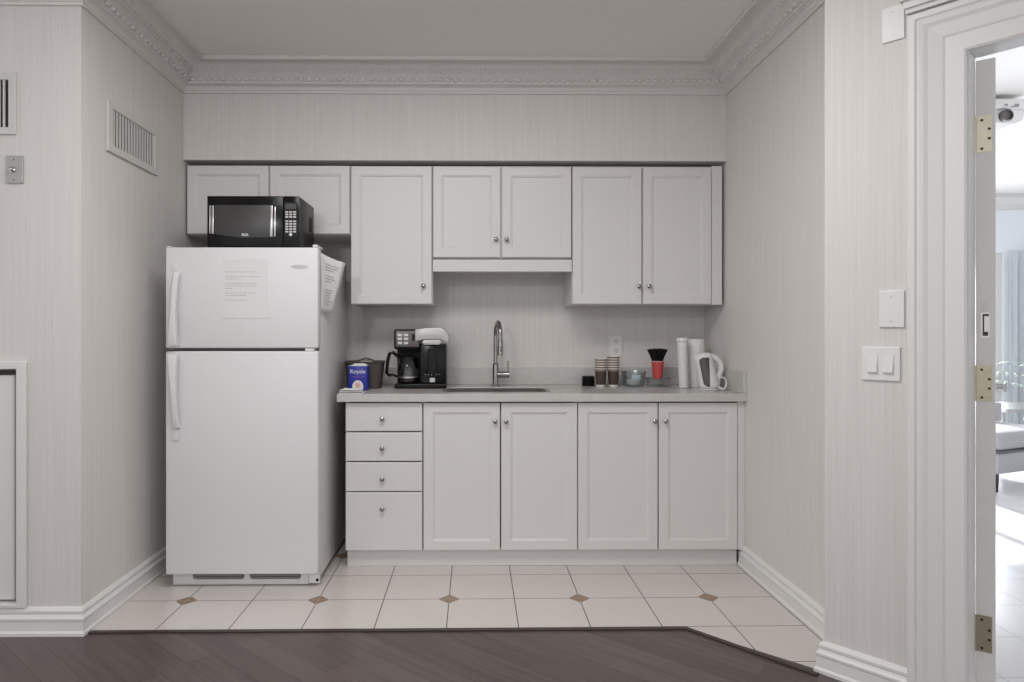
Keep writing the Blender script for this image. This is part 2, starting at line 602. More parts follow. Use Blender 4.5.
# casing: swept moulding round the opening
def casing_bm():
    bm = B()
    w = 0.158
    prof = [(0, 0), (0, 0.014), (0.006, 0.018), (0.050, 0.018), (0.056, 0.014), (0.062, 0.018), (0.100, 0.026), (0.112, 0.032),
            (0.122, 0.034), (0.130, 0.028), (0.136, 0.034), (0.152, 0.034), (w, 0.028), (w, 0)]
    cols = []
    for a, h in prof:
        ring = []
        for t, z in ((T0 - a, 0.0), (T0 - a, ZD + a), (T1 + a, ZD + a), (T1 + a, 0.0)):
            x, y = aw(t, -h)
            ring.append(bm.verts.new((x, y, z)))
        cols.append(ring)
    k = len(prof)
    for i in range(k):
        A, Bq = cols[i], cols[(i + 1) % k]
        for j in range(3):
            bm.faces.new((A[j], A[j + 1], Bq[j + 1], Bq[j]))
    bm.faces.new([c[0] for c in cols])
    bm.faces.new([c[-1] for c in cols][::-1])
    # projecting cap over the head
    for (e, h, z0, z1) in ((0.159, 0.042, 2.268, 2.282), (0.163, 0.052, 2.282, 2.305), (0.170, 0.064, 2.305, 2.33)):
        prism(bm, [aw(T0 - e, 0), aw(T0 - e, -h), aw(T1 + e, -h), aw(T1 + e, 0)], z0, z1)
    return bm
struct('trim_casing', casing_bm(), 'trim', 'moulded white casing around the right doorway')

# crown moulding
CP = [(0, 0), (0.012, 0), (0.014, 0.005), (0.014, 0.012), (0.018, 0.014), (0.018, 0.030), (0.026, 0.037), (0.046, 0.041), (0.046, 0.049),
      (0.048, 0.052), (0.048, 0.060), (0.056, 0.070), (0.070, 0.087), (0.088, 0.102), (0.106, 0.115), (0.120, 0.123),
      (0.150, 0.125), (0.165, 0.125), (0.165, 0.119), (0.183, 0.119), (0.183, ZC - ZK - 0.0005), (0, ZC - ZK - 0.0005)]


def crown(path, name, label):
    bm = B()
    sweep(bm, path, CP, ZK)
    bp, lp = offs_path(path, 0.053), offs_path(path, 0.084)
    for j in range(len(path) - 1):
        a, b = Vector((*bp[j], 0)), Vector((*bp[j + 1], 0))
        c, e = Vector((*lp[j], 0)), Vector((*lp[j + 1], 0))
        L = (b - a).length
        t = (b - a).normalized()
        nrm = Vector((-t.y, t.x, 0))
        n = max(1, int(L / 0.042))
        for i in range(n):
            p = a + t * (L * (i + 0.5) / n)
            m = Matrix.Translation((p.x, p.y, ZK + 0.0600)) @ Matrix.Rotation(math.atan2(t.y, t.x), 4, 'Z') @ Matrix.Diagonal((0.0165, 0.013, 0.0115, 1))
            bmesh.ops.create_icosphere(bm, subdivisions=2, radius=1, matrix=m)
        L2 = (e - c).length
        n = max(1, int(L2 / 0.026))
        for i in range(n):
            p = c + t * (L2 * (i + 0.5) / n)
            yaw = math.atan2(t.y, t.x)
            m = Matrix.Translation((p.x, p.y, ZK + 0.0985)) @ Matrix.Rotation(yaw, 4, 'Z') @ Matrix.Rotation(math.radians(37), 4, 'X') @ Matrix.Diagonal((0.0095, 0.021, 0.007, 1))
            bmesh.ops.create_icosphere(bm, subdivisions=1, radius=1, matrix=m)
    return struct(name, bm, 'crown', label, smooth=True)


# the path runs so that the room lies to its left
XS = XN + (XL - XN) * (YS - YF) / (YW - YF)
crown([(XR, 2.5), (XR, YS), (XS, YS), (XN, YF), (-4.5, YF)], 'trim_crown', 'ornate white crown moulding with bead row around the alcove')
crown([aw(5.0), aw(0.0)], 'trim_crown', 'ornate white crown moulding above the angled wall')

BP = [(0, 0), (0.028, 0), (0.028, 0.012), (0.022, 0.020), (0.020, 0.058), (0.023, 0.062), (0.023, 0.070), (0.017, 0.076), (0.013, 0.084), (0.015, 0.090), (0.015, 0.098), (0.008, 0.108), (0, 0.111)]
def base(path, name, label):
    bm = B(); sweep(bm, path, BP, 0.0005)
    return struct(name, bm, 'trim', label)
base([(XL, YW - 0.001), (XN, YF), (-4.5, YF)], 'baseboard_left', 'stepped white baseboard along the left walls')
base([(XR, 2.51), (XR, 3.466)], 'baseboard_right', 'stepped white baseboard on the right side wall')
base([aw(T0 - 0.160), (Cx, Cy), (XR - 0.002, 2.498)], 'baseboard_angled', 'stepped white baseboard wrapping the corner by the doorway')

# threshold strip between laminate and tile
bm = B()
pth = [(1.235, 2.352), (0.882, 2.727), (XN + 0.03, 2.715)]
o1, o2 = offs_path(pth, 0.018), offs_path(pth, -0.004)
prism(bm, o1 + o2[::-1], 0.0004, 0.006)
struct('trim_threshold', bm, 'strip', 'thin dark strip where laminate meets tile')

# ------------------------------------------------------------------ far room
bm = B()
WX0, WX1, WZ0, WZ1 = 4.9, 5.66, 0.05, 2.08
prism(bm, [(1.53, 0), (9, 0), (9, ZC), (1.53, ZC)], 7.0, 7.12, 'xz', holes=[[(2.2, WZ0), (WX1, WZ0), (WX1, WZ1), (2.2, WZ1)], [(6.3, WZ0), (8.6, WZ0), (8.6, WZ1), (6.3, WZ1)]])
struct('wall_far', bm, 'farwall', 'pale blue-white wall with tall window beyond the doorway')
bm = B(); box(bm, 8.9, 9.0, -1.87, 7.0, 0, ZC)
struct('wall_far_right', bm, 'farwall', 'pale side wall of the room beyond the doorway')
bm = B(); box(bm, 1.531, 1.6, 2.4, 7.0, 0, ZC)
struct('wall_far_left', bm, 'farwall', 'pale left wall of the room beyond the doorway')
bm = B()
sweep(bm, [(8.9, 7.0), (1.6, 7.0)], [(0, 0), (0.02, 0), (0.03, 0.05), (0.09, 0.11), (0.10, 0.115), (0.10, 0.15), (0, 0.15)], ZC - 0.1505)
struct('trim_far_crown', bm, 'trim', 'white crown moulding high on the far wall')
bm = B()
for (a, b) in ((2.2, WX1), (6.3, 8.6)):
    for x in [a + (b - a) * i / 3 for i in range(4)]:
        x = min(max(x, a + 0.03), b - 0.03)
        box(bm, x - 0.03, x + 0.03, 7.02, 7.08, WZ0, WZ1)
    box(bm, a, b, 7.021, 7.079, WZ0, WZ0 + 0.08)
    box(bm, a, b, 7.021, 7.079, WZ1 - 0.06, WZ1)
w1 = struct('window_1', bm, 'trim', 'tall white framed windows on the far wall')
bm = B()
box(bm, 2.23, WX1 - 0.02, 7.047, 7.053, WZ0 + 0.07, WZ1 - 0.05)
box(bm, 6.33, 8.57, 7.047, 7.053, WZ0 + 0.07, WZ1 - 0.05)
obj('pane', bm, 'glass', w1, base=False)
bm = B()
tube(bm, [(px(997, 6.9), 6.93, pz(387, 6.9)), (px(1006, 6.9), 6.93, pz(387, 6.9))], 0.028, 10)
box(bm, px(1004, 6.9), px(1007, 6.9), 6.90, 7.02, pz(392, 6.9), pz(383, 6.9), 0.004)
obj('handle', bm, 'steel', w1, base=False)

# curtain
bm = B()
n = 70
ca = []
for i in range(n + 1):
    x = 5.68 + 0.62 * i / n
    ca.append((x, 6.93 + 0.025 * math.sin(i * 0.9) + 0.01 * math.sin(i * 2.3)))
pl = ca + [(x, y + 0.004) for x, y in ca[::-1]]
prism(bm, pl, 0.03, 2.10)
tag(obj('curtain', bm, 'curtain', smooth=True), 'pale sheer curtain hanging at the far wall window', 'curtain')

# armchair
AX, AY = 4.0, 5.0
chx = thing('armchair', (AX, AY, 0), 'grey upholstered armchair with dark legs in the room through the doorway', 'armchair')
Rm = Matrix.Translation((AX, AY, 0)) @ Matrix.Rotation(math.radians(23), 4, 'Z') @ Matrix.Translation((-0.02, -0.02, 0))
bm = B(); box(bm, 0, 0.72, 0, 0.62, 0.145, 0.31, 0.02); obj('seat_frame', bm, 'fabric', chx, True, xf=Rm)
bm = B(); box(bm, -0.012, 0.73, -0.012, 0.60, 0.3105, 0.324, 0.006); obj('piping', bm, 'fabric_dark', chx, True, xf=Rm)
bm = B(); box(bm, -0.01, 0.73, -0.01, 0.60, 0.325, 0.465, 0.035, 4); obj('cushion', bm, 'fabric', chx, True, xf=Rm)
bm = B()
pl = [(0.36 + 0.42 * math.cos(a), 0.42 + 0.34 * math.sin(a)) for a in [math.radians(-5 + 190 * i / 18) for i in range(19)]]
pl2 = [(0.36 + 0.34 * math.cos(a), 0.42 + 0.26 * math.sin(a)) for a in [math.radians(185 - 190 * i / 18) for i in range(19)]]
prism(bm, pl + pl2, 0.466, 0.63, bev=0.02); obj('backrest', bm, 'fabric', chx, True, xf=Rm)
for (lx, ly) in ((0.05, 0.05), (0.67, 0.05), (0.05, 0.57), (0.67, 0.57)):
    bm = B(); tube(bm, [(lx, ly, 0.001), (lx, ly, 0.145)], [0.016, 0.024], 4); obj('leg', bm, 'chair_leg', chx, xf=Rm)
# side table
tb = thing('side_table', (5.35, 6.0, 0), 'low glass table with metal rim behind the grey armchair', 'table')
bm = B(); prism(bm, rrect(5.35, 6.0, 1.4, 0.6, 0.05), 0.53, 0.56); obj('rim', bm, 'steel', tb, True)
for sx, sy in ((-.3, -.25), (.6, -.25), (-.3, .25), (.6, .25)):
    bm = B(); tube(bm, [(5.35 + sx, 6 + sy, 0.001), (5.35 + sx, 6 + sy, 0.53)], 0.018, 8); obj('leg', bm, 'steel', tb, True)
# potted palm on the floor behind the table
pp = thing('potted_palm', (5.75, 6.55, 0), 'potted palm with arching fronds beside the far window', 'plant')
bm = B(); lathe(bm, [(0.14, 0.001), (0.19, 0.34), (0.20, 0.36), (0.18, 0.36), (0.17, 0.33)], (5.75, 6.55, 0)); obj('pot', bm, 'pot', pp, True)
bm = B(); lathe(bm, [(0.165, 0.331), (0.165, 0.339)], (5.75, 6.55, 0)); obj('soil', bm, 'soil', pp)
for k in range(9):
    a = math.radians(150 + k * 40)
    bm = B()
    H = 0.55 + 0.25 * (k % 3) / 2; L = 0.55
    pts = [Vector((5.75 + math.cos(a) * L * s * s * 1.0, 6.55 + math.sin(a) * L * 0.5 * s * s, 0.335 + H * (1.5 * s - 0.75 * s * s))) for s in [i / 12 for i in range(13)]]
    tube(bm, pts, [0.007 * (1 - i / 14) for i in range(13)], 6)
    for i in range(4, 13):
        t = (pts[i] - pts[i - 1]).normalized()
        sd = t.cross(Vector((0, 0, 1))).normalized()
        for s in (-1, 1):
            q = pts[i]
            tip = q + sd * s * 0.16 * (1 - abs(i - 8) / 8) + t * 0.09 - Vector((0, 0, 0.05))
            mid = (q + tip) / 2 + Vector((0, 0, 0.012))
            tube(bm, [q, mid, tip], [0.004, 0.011, 0.001], 5, flat=(1, 0.25))
    obj('frond', bm, 'leaf', pp)

# projector under the far ceiling
pj = thing('projector', (3.23, 4.1, 2.50), 'white projector mounted on the ceiling of the room through the doorway', 'projector')
bm = B()
prism(bm, [(3.06, 2.655), (3.405, 2.655), (3.385, 2.535), (3.34, 2.515), (3.06, 2.515)], 4.03, 4.27, 'xz', bev=0.008); obj('body', bm, 'white_pl', pj, True)
bm = B(); prism(bm, [(3.10, 2.66), (3.42, 2.66), (3.41, 2.60), (3.10, 2.60)], 4.015, 4.029, 'xz', bev=0.004); pf = obj('front_plate', bm, 'white_pl', pj, True)
bm = B()
for x in (3.255, 3.265, 3.315, 3.325, 3.335): box(bm, x, x + 0.006, 4.0125, 4.0145, 2.615, 2.628)
box(bm, 3.29, 3.34, 4.0125, 4.0145, 2.608, 2.613)
obj('vent_slot', bm, 'ink', pf)
bm = B(); lathe(bm, [(0.036, 0), (0.036, 0.03), (0.028, 0.034), (0.026, 0.02)], (3.262, 4.029, 2.555), 24, 'y'); obj('lens', bm, 'grey_panel', pj, True)
bm = B(); tube(bm, [(3.23, 4.15, 2.655), (3.23, 4.15, 2.689)], 0.03, 16); obj('mount', bm, 'white_pl', pj, True)

# open door leaf
HXp, HYp = aw(T0 + 0.003, WT + 0.004)
lx, ly = 0.600, 0.800                 # leaf direction
ex, ey = 0.800, -0.600                # across the leaf thickness


def dl(u, v):                         # u along leaf, v across thickness
    return (HXp + lx * u + ex * v, HYp + ly * u + ey * v)


dr = B(); prism(dr, [dl(0, 0), dl(0.86, 0), dl(0.86, 0.050), dl(0, 0.050)], 0.012, 2.100)
door = struct('door_1', dr, 'door', 'white door standing open into the room at right, hinge edge facing us')
for z0, z1, mt in ((1.803, 1.920, 'brass2'), (1.006, 1.120, 'brass'), (0.203, 0.319, 'brass')):
    bm = B(); prism(bm, [dl(-0.002, -0.002), dl(0.0005, -0.002), dl(0.0005, 0.041), dl(-0.002, 0.041)], z0, z1)
    h = obj('hinge', bm, mt, door, base=False)
    for u, zz in ((0.015, 0.1), (0.034, 0.36), (0.034, 0.62), (0.015, 0.88)):
        bm = B()
        c = Vector((*dl(-0.003, u), z0 + (z1 - z0) * zz))
        tube(bm, [c - Vector((lx, ly, 0)) * 0.0006, c + Vector((lx, ly, 0)) * 0.002], 0.0042, 10)
        obj('screw', bm, 'dark_metal', h, base=False)
    bm = B(); c = dl(-0.006, -0.004); tube(bm, [(*c, z0), (*c, z1)], 0.005, 10); obj('knuckle', bm, mt, h, True, base=False)
bm = B()
prism(bm, [dl(-0.002, 0.012), dl(0.0005, 0.012), dl(0.0005, 0.036), dl(-0.002, 0.036)], 1.208, 1.29)
bp_ = obj('bolt_plate', bm, 'steel', door, base=False)
bm = B()
prism(bm, [dl(-0.0045, 0.017), dl(-0.002, 0.017), dl(-0.002, 0.031), dl(-0.0045, 0.031)], 1.215, 1.228)
prism(bm, [dl(-0.0045, 0.017), dl(-0.002, 0.017), dl(-0.002, 0.021), dl(-0.0045, 0.021)], 1.228, 1.285)
prism(bm, [dl(-0.0045, 0.021), dl(-0.002, 0.021), dl(-0.002, 0.033), dl(-0.0045, 0.033)], 1.278, 1.285)
obj('bolt', bm, 'dark_metal', bp_, base=False)
bm = B()
prism(bm, [dl(-0.0045, 0.022), dl(0, 0.022), dl(0, 0.024), dl(-0.0045, 0.024)], 1.29, 1.325)
obj('pull_pin', bm, 'steel', bp_, base=False)

# ------------------------------------------------------------------ wall fittings
# left side wall grille
XV = XL
VX = Matrix.Translation((-1.6003 - XV, 0, 0)) @ Matrix(((1, -0.0156, 0, 0.0156 * 2.9), (0, 1, 0, 0), (0, 0, 1, 0), (0, 0, 0, 1)))
vg = thing('air_vent', (XL, 3.12, 2.018), 'wide pale wall vent with vertical louvres on the side wall', 'vent')
bm = B()
prism(bm, [(2.884, 2.018), (3.357, 2.018), (3.357, 2.243), (2.884, 2.243)], XL + 0.001, XL + 0.012, 'yz', holes=[[(2.925, 2.052), (3.318, 2.052), (3.318, 2.212), (2.925, 2.212)]], bev=0.003)
obj('frame', bm, 'vent', vg, xf=VX)
bm = B(); box(bm, XL + 0.0005, XL + 0.002, 2.925, 3.318, 2.052, 2.212); obj('backing', bm, 'slot', vg, xf=VX)
for i in range(15):
    y = 2.937 + i * 0.0262
    bm = B(); box(bm, XL + 0.0022, XL + 0.0075, y, y + 0.0115, 2.0525, 2.2115); obj('louvre', bm, 'vent', vg, xf=VX)
# far left vent
vg = thing('air_vent', (px(-20, YF), YF, pz(136, YF)), 'dark slotted wall vent at the left edge above the metal plate', 'vent')
x1, x0, z0, z1 = px(17, YF), px(-70, YF), pz(136, YF), pz(74, YF)
hx1, hz0, hz1 = px(9.8, YF), pz(129, YF), pz(82, YF)
bm = B()
prism(bm, [(x0, z0), (x1, z0), (x1, z1), (x0, z1)], YF - 0.010, YF - 0.001, 'xz', holes=[[(x0 + 0.03, hz0), (hx1, hz0), (hx1, hz1), (x0 + 0.03, hz1)]], bev=0.002)
obj('frame', bm, 'vent', vg)
bm = B(); box(bm, x0 + 0.03, hx1, YF - 0.002, YF - 0.0005, hz0, hz1); obj('backing', bm, 'slot', vg)
for i in range(17):
    x = hx1 - 0.0225 - i * 0.0185
    if x > x0 + 0.035:
        bm = B(); box(bm, x, x + 0.007, YF - 0.0085, YF - 0.0022, hz0 + 0.0005, hz1 - 0.0005); obj('louvre', bm, 'vent', vg)
# metal plate with knob
pk = thing('wall_plate', (px(15, YF), YF, pz(184.5, YF)), 'grey metal wall plate with round knob under the left vent', 'wall plate')
bm = B(); box(bm, px(6.5, YF), px(24, YF), YF - 0.007, YF - 0.0005, pz(184.5, YF), pz(157, YF), 0.002); obj('plate', bm, 'greyplate', pk)
bm = B(); lathe(bm, [(0.012, 0), (0.012, 0.004), (0.008, 0.006), (0.007, 0.016), (0.004, 0.018)], (px(14, YF), YF - 0.007, pz(171, YF)), 20, 'y'); obj('knob', bm, 'steel', pk, True)
bm = B()
bm.free()
for y in (161, 181):
    bm = B(); lathe(bm, [(0.003, 0), (0.002, 0.001)], (px(15, YF), YF - 0.007, pz(y, YF)), 10, 'y'); obj('screw', bm, 'dark_metal', pk)

# access panel in the front-left wall
ap = thing('access_panel', (-2.2, YF, 0.1), 'white recessed panel with white frame at the lower left edge', 'panel')
bm = B()
prism(bm, [(-2.59, 0.112), (-1.812, 0.112), (-1.812, 1.109), (-2.59, 1.109)], YF - 0.02, YF - 0.0005, 'xz', holes=[[(-2.55, 0.13), (-1.848, 0.13), (-1.848, 1.077), (-2.55, 1.077)]], bev=0.004)
obj('frame', bm, 'trim', ap)
bm = B()
rect_rings(bm, -2.54, -1.868, 0.138, 1.052, [(0, YF + 0.03), (0, YF + 0.004), (0.004, YF)])
obj('panel', bm, 'trim', ap)
bm = B(); box(bm, -2.549, -1.849, YF + 0.1, YF + 0.11, 0.131, 1.076); obj('backing', bm, 'gasket', ap)


def on_aw(t0, t1, z0, z1, name, label, cat):
    x, y = aw((t0 + t1) / 2)
    t = thing(name, (x, y, z0), label, cat)
    bm = B()
    prism(bm, [aw(t0, -0.0005), aw(t1, -0.0005), aw(t1, -0.007), aw(t0, -0.007)], z0, z1, bev=0.002)
    obj('plate', bm, 'white_pl', t)
    return t


def aw_disc(bm, t, z, w, r, h=0.001):
    a, b = aw(t, -w), aw(t, -w - h)
    tube(bm, [(*a, z), (*b, z)], r, 10)


t = on_aw(0.186, 0.253, 2.206, 2.323, 'blank_plate', 'blank white cover plate near the top of the doorway casing', 'wall plate')
for q_ in (2.226, 2.303):
    bm = B(); aw_disc(bm, 0.219, q_, 0.007, 0.0028); obj('screw', bm, 'silver', t)
t = on_aw(0.177, 0.2525, 1.243, 1.367, 'blank_plate', 'blank white cover plate right above the double light switch', 'wall plate')
for q_ in (1.263, 1.345):
    bm = B(); aw_disc(bm, 0.2145, q_, 0.007, 0.0028); obj('screw', bm, 'silver', t)
t = on_aw(0.123, 0.2405, 1.062, 1.177, 'light_switch', 'white double rocker light switch beside the doorway casing', 'light switch')
for c in (0.158, 0.206):
    bm = B()
    prism(bm, [aw(c - 0.0165, -0.0072), aw(c + 0.0165, -0.0072), aw(c + 0.0165, -0.009), aw(c - 0.0165, -0.009)], 1.085, 1.153)
    a0, a1 = aw(c - 0.014, -0.009), aw(c + 0.014, -0.009)
    b0, b1 = aw(c - 0.014, -0.0155), aw(c + 0.014, -0.0155)
    vs = [bm.verts.new(p) for p in ((*a0, 1.089), (*a1, 1.089), (*a1, 1.149), (*a0, 1.149), (*b0, 1.091), (*b1, 1.091))]
    for f in ((0, 1, 2, 3), (0, 1, 5, 4), (4, 5, 2, 3), (0, 4, 3), (1, 2, 5)):
        bm.faces.new([vs[i] for i in f])
    obj('rocker', bm, 'white_pl', t)

# outlet on the back wall
D = YW
ot = thing('wall_outlet', (px(616, D), D, pz(356.5, D)), 'white duplex wall outlet above the brown cup stacks', 'outlet')
bm = B(); box(bm, px(610, D), px(622, D), D - 0.006, D - 0.0005, pz(356, D), pz(335.5, D), 0.002); obj('plate', bm, 'white_pl', ot)
for yy in (341.5, 350.5):
    bm = B(); prism(bm, rrect(px(616, D), pz(yy, D), 0.034, 0.036, 0.012), D - 0.0085, D - 0.0062, 'xz'); s_ = obj('socket', bm, 'cup_white', ot)
    bm = B()
    for dx_ in (-0.007, 0.007): box(bm, px(616, D) + dx_ - 0.0014, px(616, D) + dx_ + 0.0014, D - 0.0092, D - 0.0086, pz(yy, D) - 0.001, pz(yy, D) + 0.009)
    lathe(bm, [(0.0024, 0), (0.0024, 0.0006)], (px(616, D), D - 0.0086, pz(yy, D) - 0.009), 10, 'y')
    obj('slot', bm, 'dark_metal', s_)

# ------------------------------------------------------------------ cabinets
UD, UB = 3.70, 3.72          # upper door face, box front
KP = [(0.0055, 0), (0.0055, 0.010), (0.010, 0.014), (0.0125, 0.019), (0.012, 0.024), (0.008, 0.0275), (0.002, 0.0285)]


def knob(x, y, d, parent):
    bm = B(); lathe(bm, KP, (px(x, d), d, pz(y, d)), 18, 'y')
    return obj('knob', bm, 'chrome', parent, True)


def door_front(x0, x1, y0, y1, d, parent, th=0.018, fw=0.048, name='door', side=None):
    bm = B()
    rect_rings(bm, px(x0, d), px(x1, d), pz(y1, d), pz(y0, d), [(0, d + th), (0, d + 0.003), (0.003, d), (fw, d), (fw + 0.003, d + 0.0025), (fw + 0.007, d + 0.003), (fw + 0.011, d + 0.0075)])
    return obj(name, bm, 'cab', parent)


def upper(x0, x1, ybot, doors, knobs, label, filler=None, valance=None, ytop=165.5):
    X0, X1 = px(x0, UD), px(x1, UD)
    Z0, Z1 = pz(ybot, UD), pz(ytop, UD)
    root = thing('wall_cabinet', ((X0 + X1) / 2, 3.88, Z0), label, 'cabinet', 'white upper cabinets along the back wall')
    bm = B(); box(bm, X0 + 0.0008, X1 - 0.0008, UB, YW - 0.001, Z0, Z1 + 0.0, 0.0)
    obj('body', bm, 'cab', root)
    ds = []
    for (a, b, c, e) in doors:
        ds.append(door_front(a, b, c, e, UD, root))
    for (kx, ky, i) in knobs:
        knob(kx, ky, UD, ds[i])
    if filler:
        bm = B(); box(bm, px(filler[0], UD), px(filler[1], UD), UD + 0.001, UB - 0.001, Z0, Z1); obj('filler_strip', bm, 'cab', root)
    if valance:
        bm = B(); box(bm, X0 + 0.001, X1 - 0.001, UD + 0.002, UB - 0.0005, pz(valance[1], UD), pz(valance[0], UD), 0.001); obj('valance', bm, 'cab', root)
    return root


upper(186.5, 350.2, 234.5, [(187, 268.4, 166, 234), (270, 349.5, 166, 234)], [], 'white shallow two-door wall cabinet above the fridge, behind the microwave')
upper(350.4, 432.5, 304.5, [(351, 431.6, 166.3, 304)], [(423.5, 286, 0)], 'tall single-door white wall cabinet right of the fridge')
upper(432.7, 571.9, 258, [(433, 500.4, 166.5, 257.3), (502, 571.3, 166.8, 257.3)], [(496, 239.5, 0), (506.5, 239.8, 1)], 'short two-door white wall cabinet with valance above the sink', valance=(259.5, 271.5))
upper(572.2, 722.0, 304.5, [(572.8, 641.6, 167, 304), (643.2, 711.4, 167.2, 304)], [(638.5, 286.5, 0), (648.7, 286.5, 1)], 'tall two-door white wall cabinet in the right corner', filler=(711.9, 722.0))

LD, LB = 3.430, 3.450


def lower(x0, x1, label, name='base_cabinet'):
    X0, X1 = px(x0, LD), px(x1, LD)
    root = thing(name, ((X0 + X1) / 2, 3.74, 0.093), label, 'cabinet', 'white base cabinets under the counter')
    bm = B()
    z0, z1, yb = 0.093, 0.866, YW - 0.03
    box(bm, X0, X0 + 0.016, LB, yb, z0, z1)
    box(bm, X1 - 0.016, X1, LB, yb, z0, z1)
    box(bm, X0 + 0.016, X1 - 0.016, LB, yb, z0, z0 + 0.016)
    box(bm, X0 + 0.016, X1 - 0.016, yb - 0.008, yb, z0 + 0.016, z1)
    obj('body', bm, 'cab_in', root)
    return root


r = lower(345.3, 422.6, 'white four-drawer base cabinet beside the fridge', 'drawer_cabinet')
for (a, b, ky) in ((403.0, 431.2, 418.5), (432.4, 461.0, 447.8), (462.2, 491.2, 478.4), (492.2, 550.3, 508.2)):
    bm = B()
    rect_rings(bm, px(345.5, LD), px(422.2, LD), pz(b, LD), pz(a, LD), [(0, LD + 0.018), (0, LD + 0.005), (0.0015, LD + 0.001), (0.005, LD)])
    dw = obj('drawer', bm, 'cab', r)
    knob(382.5, ky, LD, dw)
r = lower(423.0, 577.5, 'white two-door base cabinet under the sink')
ds = [door_front(423.5, 500.0, 403.0, 550.3, LD, r), door_front(501.2, 577.3, 403.0, 550.3, LD, r)]
knob(495, 421.2, LD, ds[0]); knob(506, 421.2, LD, ds[1])
r = lower(577.9, 745.4, 'white two-door base cabinet at the right wall')
ds = [door_front(578.3, 657.8, 403.0, 550.3, LD, r), door_front(659.0, 737.7, 403.0, 550.3, LD, r)]
knob(654.2, 421.2, LD, ds[0]); knob(665, 421.2, LD, ds[1])
bm = B(); box(bm, px(738.2, LD), XR - 0.0015, LD + 0.003, LB - 0.001, 0.093, 0.866); obj('filler_strip', bm, 'cab', r)
bm = B(); box(bm, px(347.3, 3.465), XR - 0.029, 3.47, 3.486, 0.001, 0.0925, 0.0008)
tag(obj('toe_kick', bm, 'cab'), 'long white toe kick board under the base cabinets', 'toe kick')

# countertop with sink cut-out
CF, CZ = 3.405, 0.910
SX, SY, SW, SH = 0.125, 3.655, 0.585, 0.31
bm = B()
hole = rrect(SX, SY, SW, SH, 0.06)
prism(bm, [(-0.704, CF), (XR - 0.001, CF), (XR - 0.001, YW - 0.001), (-0.704, YW - 0.001)], CZ - 0.041, CZ, holes=[hole], bev=0.0015)
ct = tag(obj('countertop', bm, 'stone'), 'speckled light grey quartz countertop over the base cabinets', 'countertop')
bm = B(); box(bm, -0.704, XR - 0.021, YW - 0.021, YW - 0.001, CZ + 0.0005, CZ + 0.103, 0.001)
tag(obj('backsplash', bm, 'stone'), 'low light grey quartz backsplash along the back wall', 'backsplash')
bm = B(); box(bm, XR - 0.0205, XR - 0.001, CF, YW - 0.001, CZ + 0.0005, CZ + 0.110, 0.001)
tag(obj('backsplash', bm, 'stone'), 'low quartz side splash at the right wall behind the kettle', 'backsplash')
# sink
sk = thing('kitchen_sink', (SX, SY, 0.70), 'stainless steel undermount sink set in the counter', 'sink')
bm = B()
o_, i_, b_ = rrect(SX, SY, SW + 0.03, SH + 0.03, 0.07), rrect(SX, SY, SW - 0.004, SH - 0.004, 0.058), rrect(SX, SY, SW - 0.03, SH - 0.03, 0.05)
ring = lambda pts, z: [bm.verts.new((x, y, z)) for x, y in pts]
Rr = [ring(i_, 0.905), ring(b_, 0.72), ring(rrect(SX, SY, SW - 0.07, SH - 0.07, 0.04), 0.705)]
for A, Bq in zip(Rr, Rr[1:]):
    for k in range(len(A)):
        bm.faces.new((A[k], A[(k + 1) % len(A)], Bq[(k + 1) % len(A)], Bq[k]))
bm.faces.new(Rr[-1])
s_ = obj('basin', bm, 'steel', sk, True)
md = s_.modifiers.new('thick', 'SOLIDIFY'); md.thickness = 0.0015; md.offset = -1
bm = B(); lathe(bm, [(0.045, 0.7055), (0.045, 0.709), (0.035, 0.7105), (0.02, 0.708)], (SX, SY, 0)); obj('drain', bm, 'chrome', sk, True)
# faucet
FD = 3.905
FX = px(495.6, FD)
fc = thing('faucet', (FX, FD, CZ), 'brushed steel gooseneck faucet behind the sink', 'faucet')
bm = B(); lathe(bm, [(0.027, 0.0005), (0.027, 0.006), (0.020, 0.009), (0.0175, 0.012), (0.0175, 0.13), (0.0125, 0.136)], (FX, FD, CZ)); obj('body', bm, 'chrome', fc, True)
dirx, diry = 0.13, -0.9915
pts = []
rad = 0.082
for i in range(5): pts.append((FX, FD, CZ + 0.13 + (0.165) * i / 4))
for i in range(1, 17):
    a = PI * i / 16
    o = rad * (1 - math.cos(a))
    pts.append((FX + dirx * o, FD + diry * o, CZ + 0.295 + rad * math.sin(a)))
ex_, ey_ = FX + dirx * 2 * rad, FD + diry * 2 * rad
pts.append((ex_, ey_, CZ + 0.27))
bm = B(); tube(bm, pts, 0.0118, 14); obj('neck', bm, 'chrome', fc, True)
bm = B(); lathe(bm, [(0.0125, 0.27), (0.0135, 0.265), (0.0145, 0.24), (0.0165, 0.205), (0.0160, 0.188), (0.010, 0.186)][::-1], (ex_, ey_, CZ)); sp = obj('spray_head', bm, 'chrome', fc, True)
for z in (0.215, 0.232):
    bm = B(); lathe(bm, [(0.0045, 0), (0.004, 0.002)], (ex_ + 0.002, ey_ - 0.0158, CZ + z), 12, 'y'); obj('button', bm, 'black', sp)
bm = B(); tube(bm, [(FX + 0.012, FD - 0.002, CZ + 0.068), (FX + 0.080, FD - 0.006, CZ + 0.068)], [0.020, 0.020], 18); hd = obj('handle_hub', bm, 'chrome', fc, True)
bm = B(); tube(bm, [(FX + 0.072, FD - 0.006, CZ + 0.086), (FX + 0.074, FD - 0.008, CZ + 0.150)], [0.0065, 0.0055], 12); obj('lever', bm, 'chrome', hd, True)

